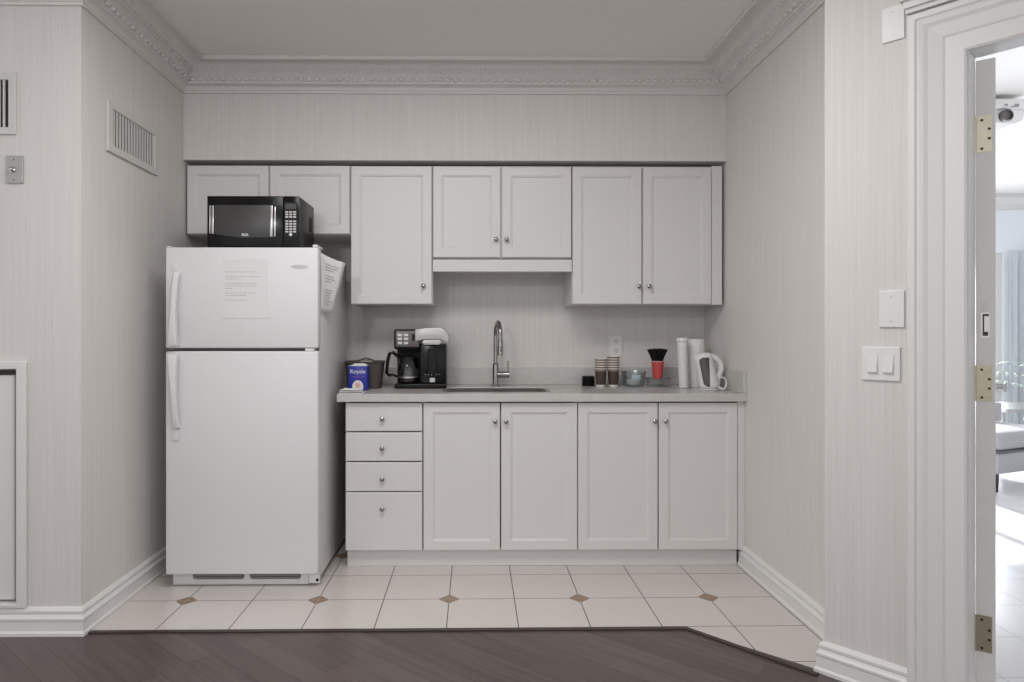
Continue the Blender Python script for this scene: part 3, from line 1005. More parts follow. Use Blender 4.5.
# ------------------------------------------------------------------ refrigerator
FF = 3.158
fr = thing('refrigerator', (-1.11, 3.53, 0), 'white top-freezer refrigerator with notes taped on it', 'refrigerator')
fx0, fx1 = px(165.3, FF), px(318, FF)
FT = 1.633
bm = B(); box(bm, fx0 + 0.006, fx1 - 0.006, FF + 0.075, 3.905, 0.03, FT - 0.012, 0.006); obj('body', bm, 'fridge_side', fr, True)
bm = B(); box(bm, fx0 + 0.012, fx1 - 0.012, FF + 0.064, FF + 0.0745, 0.075, FT - 0.014); obj('gasket', bm, 'gasket', fr)
zs1, zs0 = pz(348.2, FF), pz(351.2, FF)
bm = B(); box(bm, fx0, fx1, FF, FF + 0.063, zs1, FT, 0.008, 3); dt = obj('door', bm, 'fridge', fr, True)
bm = B(); box(bm, fx0, fx1, FF, FF + 0.063, 0.071, zs0, 0.008, 3); db = obj('door', bm, 'fridge', fr, True)


def fridge_handle(zw, zn, parent):
    """zw: wide end at the split, zn: narrow far end"""
    bm = B()
    n = 22
    prev = None
    rings = []
    for i in range(n + 1):
        s = i / n
        z = zw + (zn - zw) * s
        xl = fx0 + 0.023 + 0.016 * min(1, s * 2.2) + 0.006 * s
        xr = fx0 + 0.068 + 0.006 * s - 0.004 * math.sin(PI * s)
        yo = 0.030 * (math.sin(PI * min(1, max(0, s * 0.96 + 0.02))) ** 0.5)
        th = 0.014 + 0.012 * (1 - s)
        y0 = FF - yo - th
        y1 = FF - max(0.0, yo - 0.006) if 0.06 < s < 0.94 else FF - 0.0005
        b = 0.006
        rings.append([bm.verts.new(c) for c in ((xl, y1, z), (xl, y0 + b, z), (xl + b, y0, z), (xr - b, y0, z), (xr, y0 + b, z), (xr, y1, z))])
    for A, Bq in zip(rings, rings[1:]):
        for k in range(6):
            bm.faces.new((A[k], A[(k + 1) % 6], Bq[(k + 1) % 6], Bq[k]))
    bm.faces.new(rings[0]); bm.faces.new(rings[-1])
    return obj('handle', bm, 'fridge', parent, True)


fridge_handle(pz(345.5, FF), pz(272, FF), dt)
fridge_handle(pz(354, FF), pz(427, FF), db)
bm = B(); box(bm, fx0 + 0.033, fx0 + 0.066, FF - 0.006, FF - 0.0005, pz(440, FF), pz(428.5, FF), 0.002); obj('handle_cap', bm, 'fridge', db, True)
bm = B(); box(bm, fx0 + 0.030, fx0 + 0.064, FF - 0.004, FF - 0.0005, pz(270.5, FF), pz(262.5, FF), 0.0015); obj('handle_cap', bm, 'fridge', dt, True)
# badge
bm = B()
ell = [(px(299.5, FF) + 0.044 * math.cos(a), pz(267, FF) + 0.011 * math.sin(a)) for a in [2 * PI * k / 32 for k in range(32)]]
prism(bm, ell, FF - 0.0015, FF - 0.0004, 'xz'); bd = obj('badge', bm, 'silver', dt)
obj('lettering', text_bm('FRIGIDAIRE', 0.0125, px(299.5, FF), FF - 0.0018, pz(267, FF)), 'ink_light', bd)
# hinge tops and bottom bracket
bm = B(); box(bm, fx1 - 0.028, fx1 - 0.004, FF + 0.004, FF + 0.12, FT + 0.0005, FT + 0.014, 0.005); obj('hinge_cover', bm, 'fridge', fr, True)
bm = B(); box(bm, fx0 + 0.004, fx0 + 0.022, FF + 0.004, FF + 0.06, FT + 0.0005, FT + 0.006, 0.002); obj('top_cap', bm, 'fridge', fr, True)
bm = B(); box(bm, fx1 - 0.062, fx1 - 0.02, FF + 0.004, FF + 0.05, zs0 + 0.0012, zs1 - 0.0012); obj('centre_hinge', bm, 'white_pl', fr)
bm = B(); box(bm, fx1 - 0.055, fx1 - 0.004, FF + 0.045, FF + 0.07, 0.012, 0.068, 0.002); hb = obj('foot_bracket', bm, 'white_pl', fr)
bm = B(); lathe(bm, [(0.0075, 0), (0.0075, 0.0012)], (fx1 - 0.014, FF + 0.045, 0.028), 14, 'y'); obj('bolt_hole', bm, 'black', hb)
# kick grille
gx0, gx1 = px(173.2, FF + 0.055), px(308.5, FF + 0.055)
slots = []
for (a, b) in ((192.5, 244.5), (249.5, 301)):
    A_, B_ = px(a, FF + 0.055), px(b, FF + 0.055)
    slots.append(rrect((A_ + B_) / 2, 0.0455, B_ - A_, 0.034, 0.0165))
bm = B(); prism(bm, [(gx0, 0.004), (gx1, 0.004), (gx1, 0.070), (gx0, 0.070)], FF + 0.055, FF + 0.074, 'xz', holes=slots); kg = obj('kick_grille', bm, 'fridge', fr)
for s_ in slots:
    bm = B(); prism(bm, s_, FF + 0.070, FF + 0.0735, 'xz'); obj('grille_mesh', bm, 'grille', kg)
    xs = [q[0] for q in s_]
    bm = B()
    for z in (0.036, 0.0455, 0.055): box(bm, min(xs) + 0.008, max(xs) - 0.008, FF + 0.060, FF + 0.0695, z - 0.0012, z + 0.0012)
    obj('grille_slat', bm, 'greyplate', kg)
for x in (fx0 + 0.05, fx1 - 0.05):
    bm = B(); lathe(bm, [(0.018, 0.0008), (0.018, 0.03)], (x, 3.85, 0), 14); obj('foot', bm, 'black_matte', fr)
    bm = B(); lathe(bm, [(0.015, 0.0008), (0.015, 0.03)], (x, FF + 0.12, 0), 14); obj('foot', bm, 'black_matte', fr)

# notes on the fridge
nt = thing('paper_note', (px(246, FF), FF - 0.002, pz(320, FF)), 'printed white sheet taped to the front of the freezer door', 'note')
bm = B()
x0, x1, z0, z1 = px(224.5, FF), px(267.5, FF), pz(318, FF), pz(259, FF)
box(bm, x0, x1, FF - 0.0016, FF - 0.0004, z0, z1); obj('sheet', bm, 'paper_note', nt)
bm = B()
rows = [0.145, 0, 0.165, 0.075, 0, 0.150, 0.150, 0.035, 0, 0.140, 0.100, 0, 0.098]
dashes(bm, rows, x0 + 0.006, FF - 0.0016, z1 - 0.063, 0.0112, 0.0042, 0.0021)
obj('print', bm, 'ink_light', nt)
for (a, c) in ((x0 - 0.006, z1 - 0.012), (x1 - 0.03, z1 - 0.012), (x0 - 0.006, z0), (x1 - 0.024, z0 + 0.0)):
    bm = B(); box(bm, a, a + 0.032, FF - 0.0024, FF - 0.0017, c, c + 0.012); obj('tape', bm, 'fridge', nt)

# sheet curling off the side
n2 = thing('paper_note', (fx1 + 0.01, 3.35, pz(312, 3.30)), 'curling printed sheets hanging on the right side of the fridge', 'note')
bm = B()
sx = fx1 - 0.0045
rows_ = 10
ya, yb_ = 3.226, 3.40
grid = []
za, zb = 1.618, 1.325
for i in range(rows_ + 1):
    r_ = []
    for j in range(9):
        u, v = i / rows_, j / 8
        y = ya + (yb_ - ya) * v - 0.03 * u * v
        z = za - (za - zb) * u
        x = sx + 0.0015 + 0.086 * (v ** 1.7) * (1 - 0.72 * u) + 0.004 * math.sin(3 * u)
        r_.append(bm.verts.new((x, y, z - 0.034 * v * (1 - u))))
    grid.append(r_)
for i in range(rows_):
    for j in range(8):
        bm.faces.new((grid[i][j], grid[i][j + 1], grid[i + 1][j + 1], grid[i + 1][j]))
sh = obj('sheet', bm, 'paper', n2, 'all')
md = sh.modifiers.new('thick', 'SOLIDIFY'); md.thickness = 0.001; md.offset = 0
bm = B()
for k in range(15):
    u = 0.14 + 0.05 * k
    if k in (3, 7, 8):
        continue
    v0, v1 = 0.30, random.uniform(0.6, 0.85)
    pts = []
    for s in range(5):
        v = v0 + (v1 - v0) * s / 4
        pts.append((sx + 0.0035 + 0.086 * (v ** 1.7) * (1 - 0.72 * u) + 0.004 * math.sin(3 * u), ya + (yb_ - ya) * v - 0.03 * u * v - 0.0008, za - (za - zb) * u - 0.034 * v * (1 - u)))
    tube(bm, pts, 0.0011, 4)
obj('print', bm, 'ink_light', n2)

# ------------------------------------------------------------------ microwave
MF, MB_ = 3.28, 3.585
mz0 = FT + 0.004
mw = thing('microwave', (px(255, MF), 3.43, FT), 'black countertop microwave sitting on top of the fridge', 'microwave')
a0, a1 = px(207, MF), px(299.3, MF)
mt = pz(196.3, MF)
zz = lambda y: pz(y, MF)
bm = B(); box(bm, a0 + 0.001, a1 - 0.001, MF + 0.022, MB_, mz0 + 0.012, mt, 0.004); mb = obj('case', bm, 'black_steel', mw, True)
bm = B()
for k in range(6): box(bm, a1 - 0.0012, a1 - 0.0002, MF + 0.20 + k * 0.012, MF + 0.206 + k * 0.012, mz0 + 0.12, mz0 + 0.2)
obj('side_vent', bm, 'black_matte', mb)
xd = px(283, MF)
bm = B(); box(bm, a0, xd, MF, MF + 0.0215, mz0 + 0.012, mt, 0.004); md_ = obj('door', bm, 'black', mw, True)
bm = B()
prism(bm, [(px(214.5, MF), zz(205.5)), (px(270, MF), zz(205.5)), (px(270, MF), zz(237.5)), (px(240, MF), zz(238)), (px(214.5, MF), zz(234.5))], MF - 0.0022, MF - 0.0002, 'xz', bev=0.0008)
obj('window', bm, 'mw_glass', md_, True)
for (u0, u1, v0, v1) in ((209.5, 210.8, 206, 234), (211.8, 214.0, 206, 234.3), (270.2, 272.8, 206, 237), (274.2, 275.8, 207, 237)):
    bm = B(); box(bm, px(u0, MF), px(u1, MF), MF - 0.005, MF - 0.0003, zz(v1), zz(v0), 0.0012); obj('trim_bar', bm, 'steel', md_, True)
obj('logo', text_bm('RCA', 0.0165, px(245.2, MF), MF - 0.0030, zz(235.2), 0.001, bold=0.0008), 'button', md_)
bm = B(); box(bm, xd + 0.001, a1, MF + 0.001, MF + 0.0215, mz0 + 0.012, mt, 0.004); cp = obj('control_panel', bm, 'black', mw, True)
bm = B(); box(bm, px(284.5, MF), px(297, MF), MF - 0.0006, MF + 0.0008, zz(237), zz(202.5)); obj('panel_face', bm, 'black_matte', cp)
bm = B(); box(bm, px(285.3, MF), px(296.3, MF), MF - 0.0014, MF - 0.0007, zz(209.3), zz(204)); obj('display', bm, 'mw_glass', cp)
bm = B()
for i in range(3):
    for yy in (212.3, 214.8, 217.3, 221.6, 224.2, 226.8, 229.4, 232):
        cx = px(286.9 + i * 3.9, MF)
        box(bm, cx - 0.0072, cx + 0.0072, MF - 0.0017, MF - 0.0007, zz(yy + 0.75), zz(yy - 0.75))
obj('keypad', bm, 'silver', cp)
bm = B(); lathe(bm, [(0.0075, 0), (0.0075, 0.0016), (0.006, 0.002)], (px(290.7, MF), MF - 0.0007, zz(234.8)), 16, 'y'); obj('start_button', bm, 'button', cp)
bm = B()
for x in (a0 + 0.04, a1 - 0.04):
    for y in (MF + 0.05, MB_ - 0.04): lathe(bm, [(0.014, FT - mz0 + 0.0002), (0.014, 0.0125)], (x, y, mz0), 12)
obj('foot', bm, 'black_matte', mw)

# ------------------------------------------------------------------ coffee maker
CD = 3.72
kx = lambda x: px(x, CD)
kz = lambda y: pz(y, CD)
cz = CZ + 0.0006
CX0, CX1 = kx(394.2), kx(446.3)
CMB = 3.93
cm = thing('coffee_maker', ((CX0 + CX1) / 2, 3.82, CZ), 'black two-way coffee maker with silver lid on the counter', 'coffee maker')
bm = B(); box(bm, CX0, CX1, CD, CMB, cz, cz + 0.028, 0.006, 3); obj('base', bm, 'black', cm, True)
bm = B(); box(bm, CX0 + 0.002, CX1 - 0.002, CD + 0.125, CMB, cz + 0.0285, kz(346), 0.005); obj('back_housing', bm, 'black_matte', cm, True)
bm = B(); prism(bm, rrect((kx(394) + kx(419.5)) / 2, (kz(329) + kz(349.5)) / 2, kx(419.5) - kx(394), kz(329) - kz(349.5), 0.014), CD - 0.002, CMB - 0.002, 'xz', bev=0.003); hd = obj('brew_head', bm, 'black', cm, True)
bm = B(); prism(bm, rrect((kx(396) + kx(418.7)) / 2, (kz(331) + kz(346.8)) / 2, kx(418.7) - kx(396), kz(331) - kz(346.8), 0.006), CD - 0.005, CD - 0.0022, 'xz', bev=0.001); pn = obj('control_panel', bm, 'grey_panel', cm, True)
for bx in (400, 406.1):
    for by in (335, 338.8, 343):
        bm = B(); box(bm, kx(bx - 2.1), kx(bx + 2.1), CD - 0.0065, CD - 0.0052, kz(by + 1.2), kz(by - 1.2), 0.0006); obj('button', bm, 'button', pn)
bm = B(); box(bm, kx(412), kx(417), CD - 0.006, CD - 0.0052, kz(341), kz(334)); obj('display', bm, 'black_matte', pn)
# right single-serve tower
bm = B(); box(bm, kx(419.8), CX1 - 0.001, CD + 0.012, CD + 0.124, cz + 0.0285, kz(344), 0.006, 3); tw = obj('serving_tower', bm, 'black', cm, True)
bm = B()
pr = [(0.056, 0.0), (0.060, 0.04), (0.060, 0.10), (0.058, 0.19)]
lathe(bm, [(r_ * 0.98, h) for r_, h in pr], (kx(432), CD + 0.064, cz + 0.034), 28); obj('travel_mug_holder', bm, 'black', tw, True)
bm = B(); box(bm, kx(429.8), kx(434.8), CD + 0.002, CD + 0.0045, kz(382.2), kz(378), 0.0005); obj('icon', bm, 'silver', tw)
bm = B()
for q in (425, 428, 431.5, 436.5, 439.5): lathe(bm, [(0.0022, 0), (0.0022, 0.0012)], (kx(q), CD + 0.0045 + 0.006 * abs(q - 432) / 8, kz(374.5 + 0.6 * (1 - abs(q - 432) / 8))), 8, 'y')
obj('marker_dot', bm, 'silver', tw)
bm = B()
prism(bm, [(kx(415.2), kz(329.5)), (kx(427), kz(328)), (kx(441), kz(328)), (kx(446), kz(331)), (kx(449), kz(335.5)), (kx(448.6), kz(343.6)), (kx(441), kz(339.2)), (kx(424), kz(339.5)), (kx(415.2), kz(341.6))], CD - 0.012, CMB - 0.01, 'xz', bev=0.005)
obj('lid', bm, 'silver', cm, True)
bm = B(); prism(bm, rrect((kx(422.8) + kx(441)) / 2, kz(342.4), kx(441) - kx(422.8), 0.026, 0.011), CD - 0.020, CD + 0.011, 'xz', bev=0.003); obj('lid_handle', bm, 'silver', cm, True)
# carafe
cc = thing('coffee_carafe', (kx(407), CD + 0.062, cz + 0.028), 'glass coffee carafe with black handle inside the coffee maker', 'carafe')
cxx, cyy, cb = kx(407), CD + 0.062, cz + 0.0285
bm = B()
lathe(bm, [(0.046, 0.001), (0.056, 0.008), (0.061, 0.035), (0.061, 0.075), (0.056, 0.11), (0.049, 0.135)], (cxx, cyy, cb), 32, cap=False); obj('jug', bm, 'glass_c', cc, True)
bm = B(); lathe(bm, [(0.045, 0.002), (0.0565, 0.0085), (0.0585, 0.026)], (cxx, cyy, cb)); obj('coffee', bm, 'coffee', cc, True)
bm = B(); lathe(bm, [(0.0615, 0.030), (0.0625, 0.031), (0.0625, 0.038), (0.0615, 0.039)], (cxx, cyy, cb), 32, cap=False); obj('band', bm, 'steel', cc, True)
bm = B(); lathe(bm, [(0.050, 0.1355), (0.053, 0.138), (0.052, 0.150), (0.030, 0.156), (0.01, 0.157)], (cxx, cyy, cb)); obj('lid', bm, 'black', cc, True)
bm = B()
hp = [(cxx - 0.046, cyy - 0.012, cb + 0.143), (kx(392), cyy - 0.02, kz(352.6)), (kx(388.6), cyy - 0.022, kz(354)), (kx(387), cyy - 0.022, kz(360)), (kx(386.2), cyy - 0.022, kz(367)), (kx(385.8), cyy - 0.022, kz(373.5)), (kx(388), cyy - 0.02, kz(375.6)), (kx(392), cyy - 0.018, kz(375.3)), (cxx - 0.060, cyy - 0.012, cb + 0.036)]
tube(bm, hp, [0.011, 0.011, 0.012, 0.011, 0.011, 0.011, 0.010, 0.008, 0.007], 10, flat=(1.0, 0.9)); obj('handle', bm, 'black', cc, True)

# ------------------------------------------------------------------ basket, tissue box, napkins
BY = 3.785
bk = thing('wicker_basket', (-0.622, BY, CZ), 'dark woven basket with arched handle beside the coffee maker', 'basket')
bcx = -0.622
bm = B()
def oval(w, d, z, n=36, r=0.6):
    out = []
    for k in range(n):
        a = 2 * PI * k / n
        c, s = math.cos(a), math.sin(a)
        out.append((bcx + math.copysign(abs(c) ** r, c) * w, BY + math.copysign(abs(s) ** r, s) * d, z))
    return out
lv = [oval(0.094, 0.075, cz), oval(0.100, 0.080, cz + 0.05), oval(0.106, 0.086, cz + 0.10), oval(0.111, 0.092, cz + 0.143), oval(0.103, 0.084, cz + 0.143), oval(0.098, 0.078, cz + 0.09), oval(0.088, 0.07, cz + 0.006)]
L = [[bm.verts.new(p) for p in l] for l in lv]
for A, Bq in zip(L, L[1:]):
    for k in range(len(A)): bm.faces.new((A[k], A[(k + 1) % len(A)], Bq[(k + 1) % len(A)], Bq[k]))
bm.faces.new(L[0]); bm.faces.new(L[-1])
obj('body', bm, 'wicker', bk, True)
bm = B(); tube(bm, oval(0.110, 0.091, cz + 0.148), 0.0062, 8, closed=True); obj('rim', bm, 'wicker', bk, True)
bm = B()
tube(bm, [(bcx - 0.03, BY - 0.093, cz + 0.150), (bcx - 0.01, BY - 0.095, cz + 0.163), (bcx + 0.022, BY - 0.096, cz + 0.172), (bcx + 0.055, BY - 0.095, cz + 0.163), (bcx + 0.078, BY - 0.090, cz + 0.150)], 0.0055, 8); obj('handle', bm, 'wicker', bk, True)
bm = B(); box(bm, bcx - 0.03, bcx + 0.06, BY - 0.045, BY + 0.02, cz + 0.008, cz + 0.155, 0.01); 
bk2 = tag(obj('paper_packet', bm, 'cup_white', xf=Matrix.Translation((0, 0, 0)), smooth=True), 'pale packet standing inside the dark woven basket', 'packet')

TD = 3.60
tx0, tx1 = px(348.3, TD), px(367.3, TD)
ts = thing('tissue_box', ((tx0 + tx1) / 2, TD + 0.05, CZ), 'blue printed tissue box beside the fridge', 'tissue box')
th_ = 0.133
bm = B(); box(bm, tx0, tx1, TD, TD + 0.076, cz, cz + th_, 0.003); tbx = obj('carton', bm, 'blue', ts, True)
bm = B(); box(bm, tx0 + 0.002, tx1 - 0.002, TD + 0.002, TD + 0.074, cz + th_ + 0.0002, cz + th_ + 0.002); obj('top_flap', bm, 'paleblue', tbx)
tcx = (tx0 + tx1) / 2
bm = B()
tf = []
for i, h in enumerate((0.0, 0.004, 0.007, 0.009)):
    tf.append([bm.verts.new((tcx + (0.045 - 0.008 * i) * math.cos(a) * (1 + 0.12 * math.sin(5 * a + i)), TD + 0.038 + (0.026 - 0.004 * i) * math.sin(a), cz + th_ + 0.0025 + h + 0.003 * math.sin(3 * a + i) * (i > 0))) for a in [2 * PI * k / 24 for k in range(24)]])
for A, Bq in zip(tf, tf[1:]):
    for k in range(24): bm.faces.new((A[k], A[(k + 1) % 24], Bq[(k + 1) % 24], Bq[k]))
bm.faces.new(tf[0]); bm.faces.new(tf[-1])
obj('tissue', bm, 'paper', ts, True)
obj('lettering', text_bm('Royale', 0.032, tcx, TD - 0.0004, cz + 0.103, 0.0006), 'cup_white', tbx)
bm = B(); box(bm, tx0 + 0.022, tx0 + 0.062, TD - 0.0008, TD - 0.0001, cz + 0.072, cz + 0.078); box(bm, tx0 + 0.068, tx0 + 0.088, TD - 0.0008, TD - 0.0001, cz + 0.072, cz + 0.078); obj('strapline', bm, 'violet', tbx)
bm = B()
prism(bm, [(tcx + 0.030 * math.cos(a), cz + 0.02 + 0.036 * max(-0.5, math.sin(a))) for a in [2 * PI * k / 30 for k in range(30)]], TD - 0.0008, TD - 0.0001, 'xz'); obj('picture', bm, 'cup_white', tbx)
bm = B()
prism(bm, [(tcx + 0.014 * math.cos(a), cz + 0.030 + 0.014 * math.sin(a)) for a in [2 * PI * k / 24 for k in range(24)]], TD - 0.0014, TD - 0.0009, 'xz'); obj('picture', bm, 'pink', tbx)

# crumpled napkins at the counter's edge
bm = B()
nx0, nx1, ny0, ny1 = -0.700, -0.575, 3.409, 3.50
for layer in range(3):
    gx, gy = 12, 8
    zt = 0.010 + 0.009 * layer
    V = []
    for j in range(gy + 1):
        for i in range(gx + 1):
            u, v = i / gx, j / gy
            edge = min(1, 5 * min(u, 1 - u), 5 * min(v, 1 - v))
            x = nx0 + 0.004 * layer + (nx1 - nx0 - 0.012 * layer) * u
            y = ny0 + 0.002 + (ny1 - ny0 - 0.01 * layer) * v
            V.append(bm.verts.new((x, y, cz + 0.009 * layer + 0.0015 + 0.008 * edge * (0.5 + 0.5 * math.sin(9 * u + 3 * layer) * math.cos(7 * v + layer)))))
    W = gx + 1
    bot = [bm.verts.new((v.co.x, v.co.y, cz + 0.009 * layer)) for v in V]
    for j in range(gy):
        for i in range(gx):
            a = j * W + i
            bm.faces.new((V[a], V[a + 1], V[a + 1 + W], V[a + W]))
            bm.faces.new((bot[a + W], bot[a + 1 + W], bot[a + 1], bot[a]))
    bd_ = [i for i in range(W)] + [j * W + gx for j in range(1, gy + 1)] + [gy * W + i for i in range(gx - 1, -1, -1)] + [j * W for j in range(gy - 1, 0, -1)]
    for a, b in zip(bd_, bd_[1:] + bd_[:1]):
        bm.faces.new((V[a], bot[a], bot[b], V[b]))
tag(obj('paper_napkins', bm, 'paper', smooth=True), 'rumpled white paper napkins at the left front counter edge', 'napkins')

# ------------------------------------------------------------------ lids, cups, bowls
LDp = 3.92
lid0 = None
for i in range(5):
    z = cz + i * 0.0122
    bm = B()
    lathe(bm, [(0.0395, 0), (0.041, 0.001), (0.041, 0.0045), (0.0385, 0.006), (0.0365, 0.0085), (0.034, 0.0102), (0.020, 0.0103)], (px(588.3, LDp), LDp, z), 28)
    names = ['bottom lid of the small black lid stack left of the cups', 'second lid up in the small black lid stack', 'middle lid of the small black lid stack', 'fourth lid up in the small black lid stack', 'top lid of the small black lid stack left of the cups']
    if lid0 is None:
        lid0 = obj('cup_lid', bm, 'black', None, True); o = lid0
    else:
        bm.free(); o = lid0.copy(); COL.objects.link(o); o.location = lid0.location + Vector((0, 0, i * 0.0122))
    tag(o, names[i], 'cup lid', 'black cup lids stacked left of the cups')


def paper_cup(x, d, z):
    root = thing('paper_cup', (x, d, z), 'cup', 'paper cup', 'brown paper cups in two stacks')
    h = 0.108
    bm = B(); lathe(bm, [(0.0265, 0.013), (0.0335, h - 0.016)], (x, d, z), 28, cap=False); obj('sleeve', bm, 'cup_brown', root, True)
    bm = B(); lathe(bm, [(0.0255, 0.0), (0.0262, 0.001), (0.0268, 0.0128), (0.0262, 0.0128), (0.024, 0.004)], (x, d, z), 28); obj('foot', bm, 'cup_white', root, True)
    bm = B(); lathe(bm, [(0.0336, h - 0.0158), (0.0346, h - 0.006)], (x, d, z), 28, cap=False); obj('band', bm, 'cup_tan', root, True)
    bm = B(); lathe(bm, [(0.0347, h - 0.0058), (0.0368, h - 0.004), (0.0368, h - 0.0012), (0.0355, h), (0.0342, h - 0.002), (0.0335, h - 0.014)], (x, d, z), 28, cap=False); obj('rim', bm, 'cup_white', root, True)
    bm = B(); lathe(bm, [(0.0343, h - 0.0090), (0.0352, h - 0.0052)], (x, d, z), 28, cap=False); obj('stripe', bm, 'cup_brown', root, True)
    return root


cup0 = paper_cup(px(600.8, 3.84), 3.84, cz)
ordn = ['bottom', 'second', 'third', 'fourth', 'fifth', 'sixth', 'top']
for s, (x, cnt, nm) in enumerate(((600.8, 5, 'shorter left'), (613.3, 6, 'taller right'))):
    for i in range(cnt):
        if s == 0 and i == 0:
            o = cup0
        else:
            o = copy_tree(cup0)
            o.location = (px(x, 3.84), 3.84, cz + 0.0143 * i)
        pos = 'top' if i == cnt - 1 else ordn[i]
        o['label'] = 'brown paper cup, %s%s of the %s cup stack' % (pos, '' if pos in ('top', 'bottom') else ' from the bottom', nm)

# clear bowl with sachets
BD = 3.87
b1x = px(633.7, BD)
bm = B(); lathe(bm, [(0.045, 0.001), (0.058, 0.006), (0.064, 0.03), (0.070, 0.075), (0.075, 0.088), (0.076, 0.091), (0.073, 0.091), (0.068, 0.078), (0.061, 0.03), (0.055, 0.009), (0.02, 0.006)], (b1x, BD, CZ), 36)
tag(obj('clear_bowl', bm, 'plastic_c', smooth=True), 'clear plastic bowl with sachets right of the cup stacks', 'bowl')
for (dx_, dy_, dz_, rz_, lb, mt_) in ((-0.004, -0.030, 0.012, 0.1, 'white sachet low in the clear bowl, nearest the front', 'cup_white'), (0.012, -0.008, 0.038, -0.2, 'pale sachet leaning upright in the middle of the clear bowl', 'paleblue'), (-0.022, 0.015, 0.012, 0.5, 'white sachet at the back left inside the clear bowl', 'paper'), (0.018, 0.028, 0.012, -0.6, 'white sachet at the back right inside the clear bowl', 'paper')):
    bm = B(); box(bm, -0.025, 0.025, -0.002, 0.002, 0, 0.030, 0.0015)
    o = obj('sachet', bm, mt_, smooth=True, base=True, xf=Matrix.Rotation(rz_, 4, 'Z') @ Matrix.Rotation(-0.25, 4, 'X'))
    o.location = (b1x + dx_, BD + dy_, CZ + dz_)
    tag(o, lb, 'sachet', 'sachets in the clear bowl')
# dish under red cup
b2x = px(657.7, BD)
bm = B(); lathe(bm, [(0.050, 0.001), (0.060, 0.004), (0.068, 0.030), (0.076, 0.050), (0.074, 0.052), (0.066, 0.043), (0.030, 0.041), (0.010, 0.041)], (b2x, BD, CZ), 36)
tag(obj('clear_dish', bm, 'plastic_c', smooth=True), 'shallow clear plastic dish under the red cup', 'dish')
rc = thing('red_cup', (b2x, BD, CZ + 0.042), 'red plastic cup full of black stirrers', 'cup')
q0 = CZ + 0.0425
hC = 0.108
bm = B(); lathe(bm, [(0.024, 0), (0.0265, 0.002), (0.0370, hC - 0.006), (0.0355, hC - 0.006), (0.0250, 0.004)], (b2x, BD, q0), 30); obj('body', bm, 'red', rc, True)
bm = B(); lathe(bm, [(0.0371, hC - 0.0058), (0.0395, hC - 0.004), (0.0395, hC - 0.001), (0.0375, hC), (0.0358, hC - 0.004)], (b2x, BD, q0), 30, cap=False); obj('rim', bm, 'pink', rc, True)
stir = None
NS = 46
for i in range(NS):
    a = i * 2.39996; rr = math.sqrt((i + 0.5) / NS)
    if stir is None:
        bm = B(); tube(bm, [(0, 0, 0), (0, 0, 0.10), (0.003, 0, 0.130), (0.012, 0, 0.174)], [0.0012, 0.0021, 0.0035, 0.0060], 6)
        stir = obj('stirrer', bm, 'black_matte', base=False); o = stir
    else:
        o = stir.copy(); COL.objects.link(o)
    rad_ = Vector((math.cos(a), math.sin(a), 0))
    foot = Vector((b2x, BD, q0 + 0.006)) + rad_ * 0.010 * rr
    zd = (rad_ * 0.037 * rr + Vector((0, 0, 0.172 + random.uniform(-0.002, 0.002)))).normalized()
    yd = zd.cross(rad_).normalized()
    xd = yd.cross(zd)
    o.location = foot
    o.rotation_euler = Matrix((xd, yd, zd)).transposed().to_euler()
    tag(o, 'thin black stirrer standing in the red cup', 'stirrer', 'black stirrers in the red cup')

# tall tube and paper towel roll
bm = B()
lathe(bm, [(0.028, 0.0), (0.0285, 0.002), (0.0290, 0.262), (0.0325, 0.265), (0.0325, 0.280), (0.030, 0.284), (0.012, 0.284)], (0, 0, 0), 28)
o = obj('cup_sleeve', bm, 'white_pl', smooth=True, base=True, xf=Matrix.Rotation(math.radians(-2.6), 4, 'Y'))
o.location = (px(683.2, 3.77) - 0.004, 3.77, CZ + 0.0015)
tag(o, 'narrow white tube leaning slightly beside the paper towel roll', 'tube')
rw = thing('paper_towel_roll', (1.299, 3.862, CZ), 'white paper towel roll standing behind the kettle', 'paper towel')
bm = B(); lathe(bm, [(0.052, 0.0005), (0.0535, 0.002), (0.0535, 0.276), (0.052, 0.278), (0.020, 0.278), (0.020, 0.262), (0.010, 0.262)], (1.299, 3.862, CZ), 36); obj('roll', bm, 'paper', rw, True)
bm = B(); box(bm, 1.299 + 0.010, 1.299 + 0.0117, 3.862 - 0.0545, 3.862 - 0.051, CZ + 0.002, CZ + 0.276); obj('sheet_edge', bm, 'cup_white', rw)

# kettle
KD = 3.635
ktx = px(708.8, KD)
kt = thing('electric_kettle', (ktx, KD, CZ), 'white electric kettle with grey window at the right end of the counter', 'kettle')
k2x = lambda x: px(x, KD)
k2z = lambda y: pz(y, KD)
bm = B(); lathe(bm, [(0.054, 0.0005), (0.0575, 0.002), (0.0575, 0.008), (0.055, 0.0095)], (ktx, KD, CZ)); obj('power_base', bm, 'white_pl', kt, True)
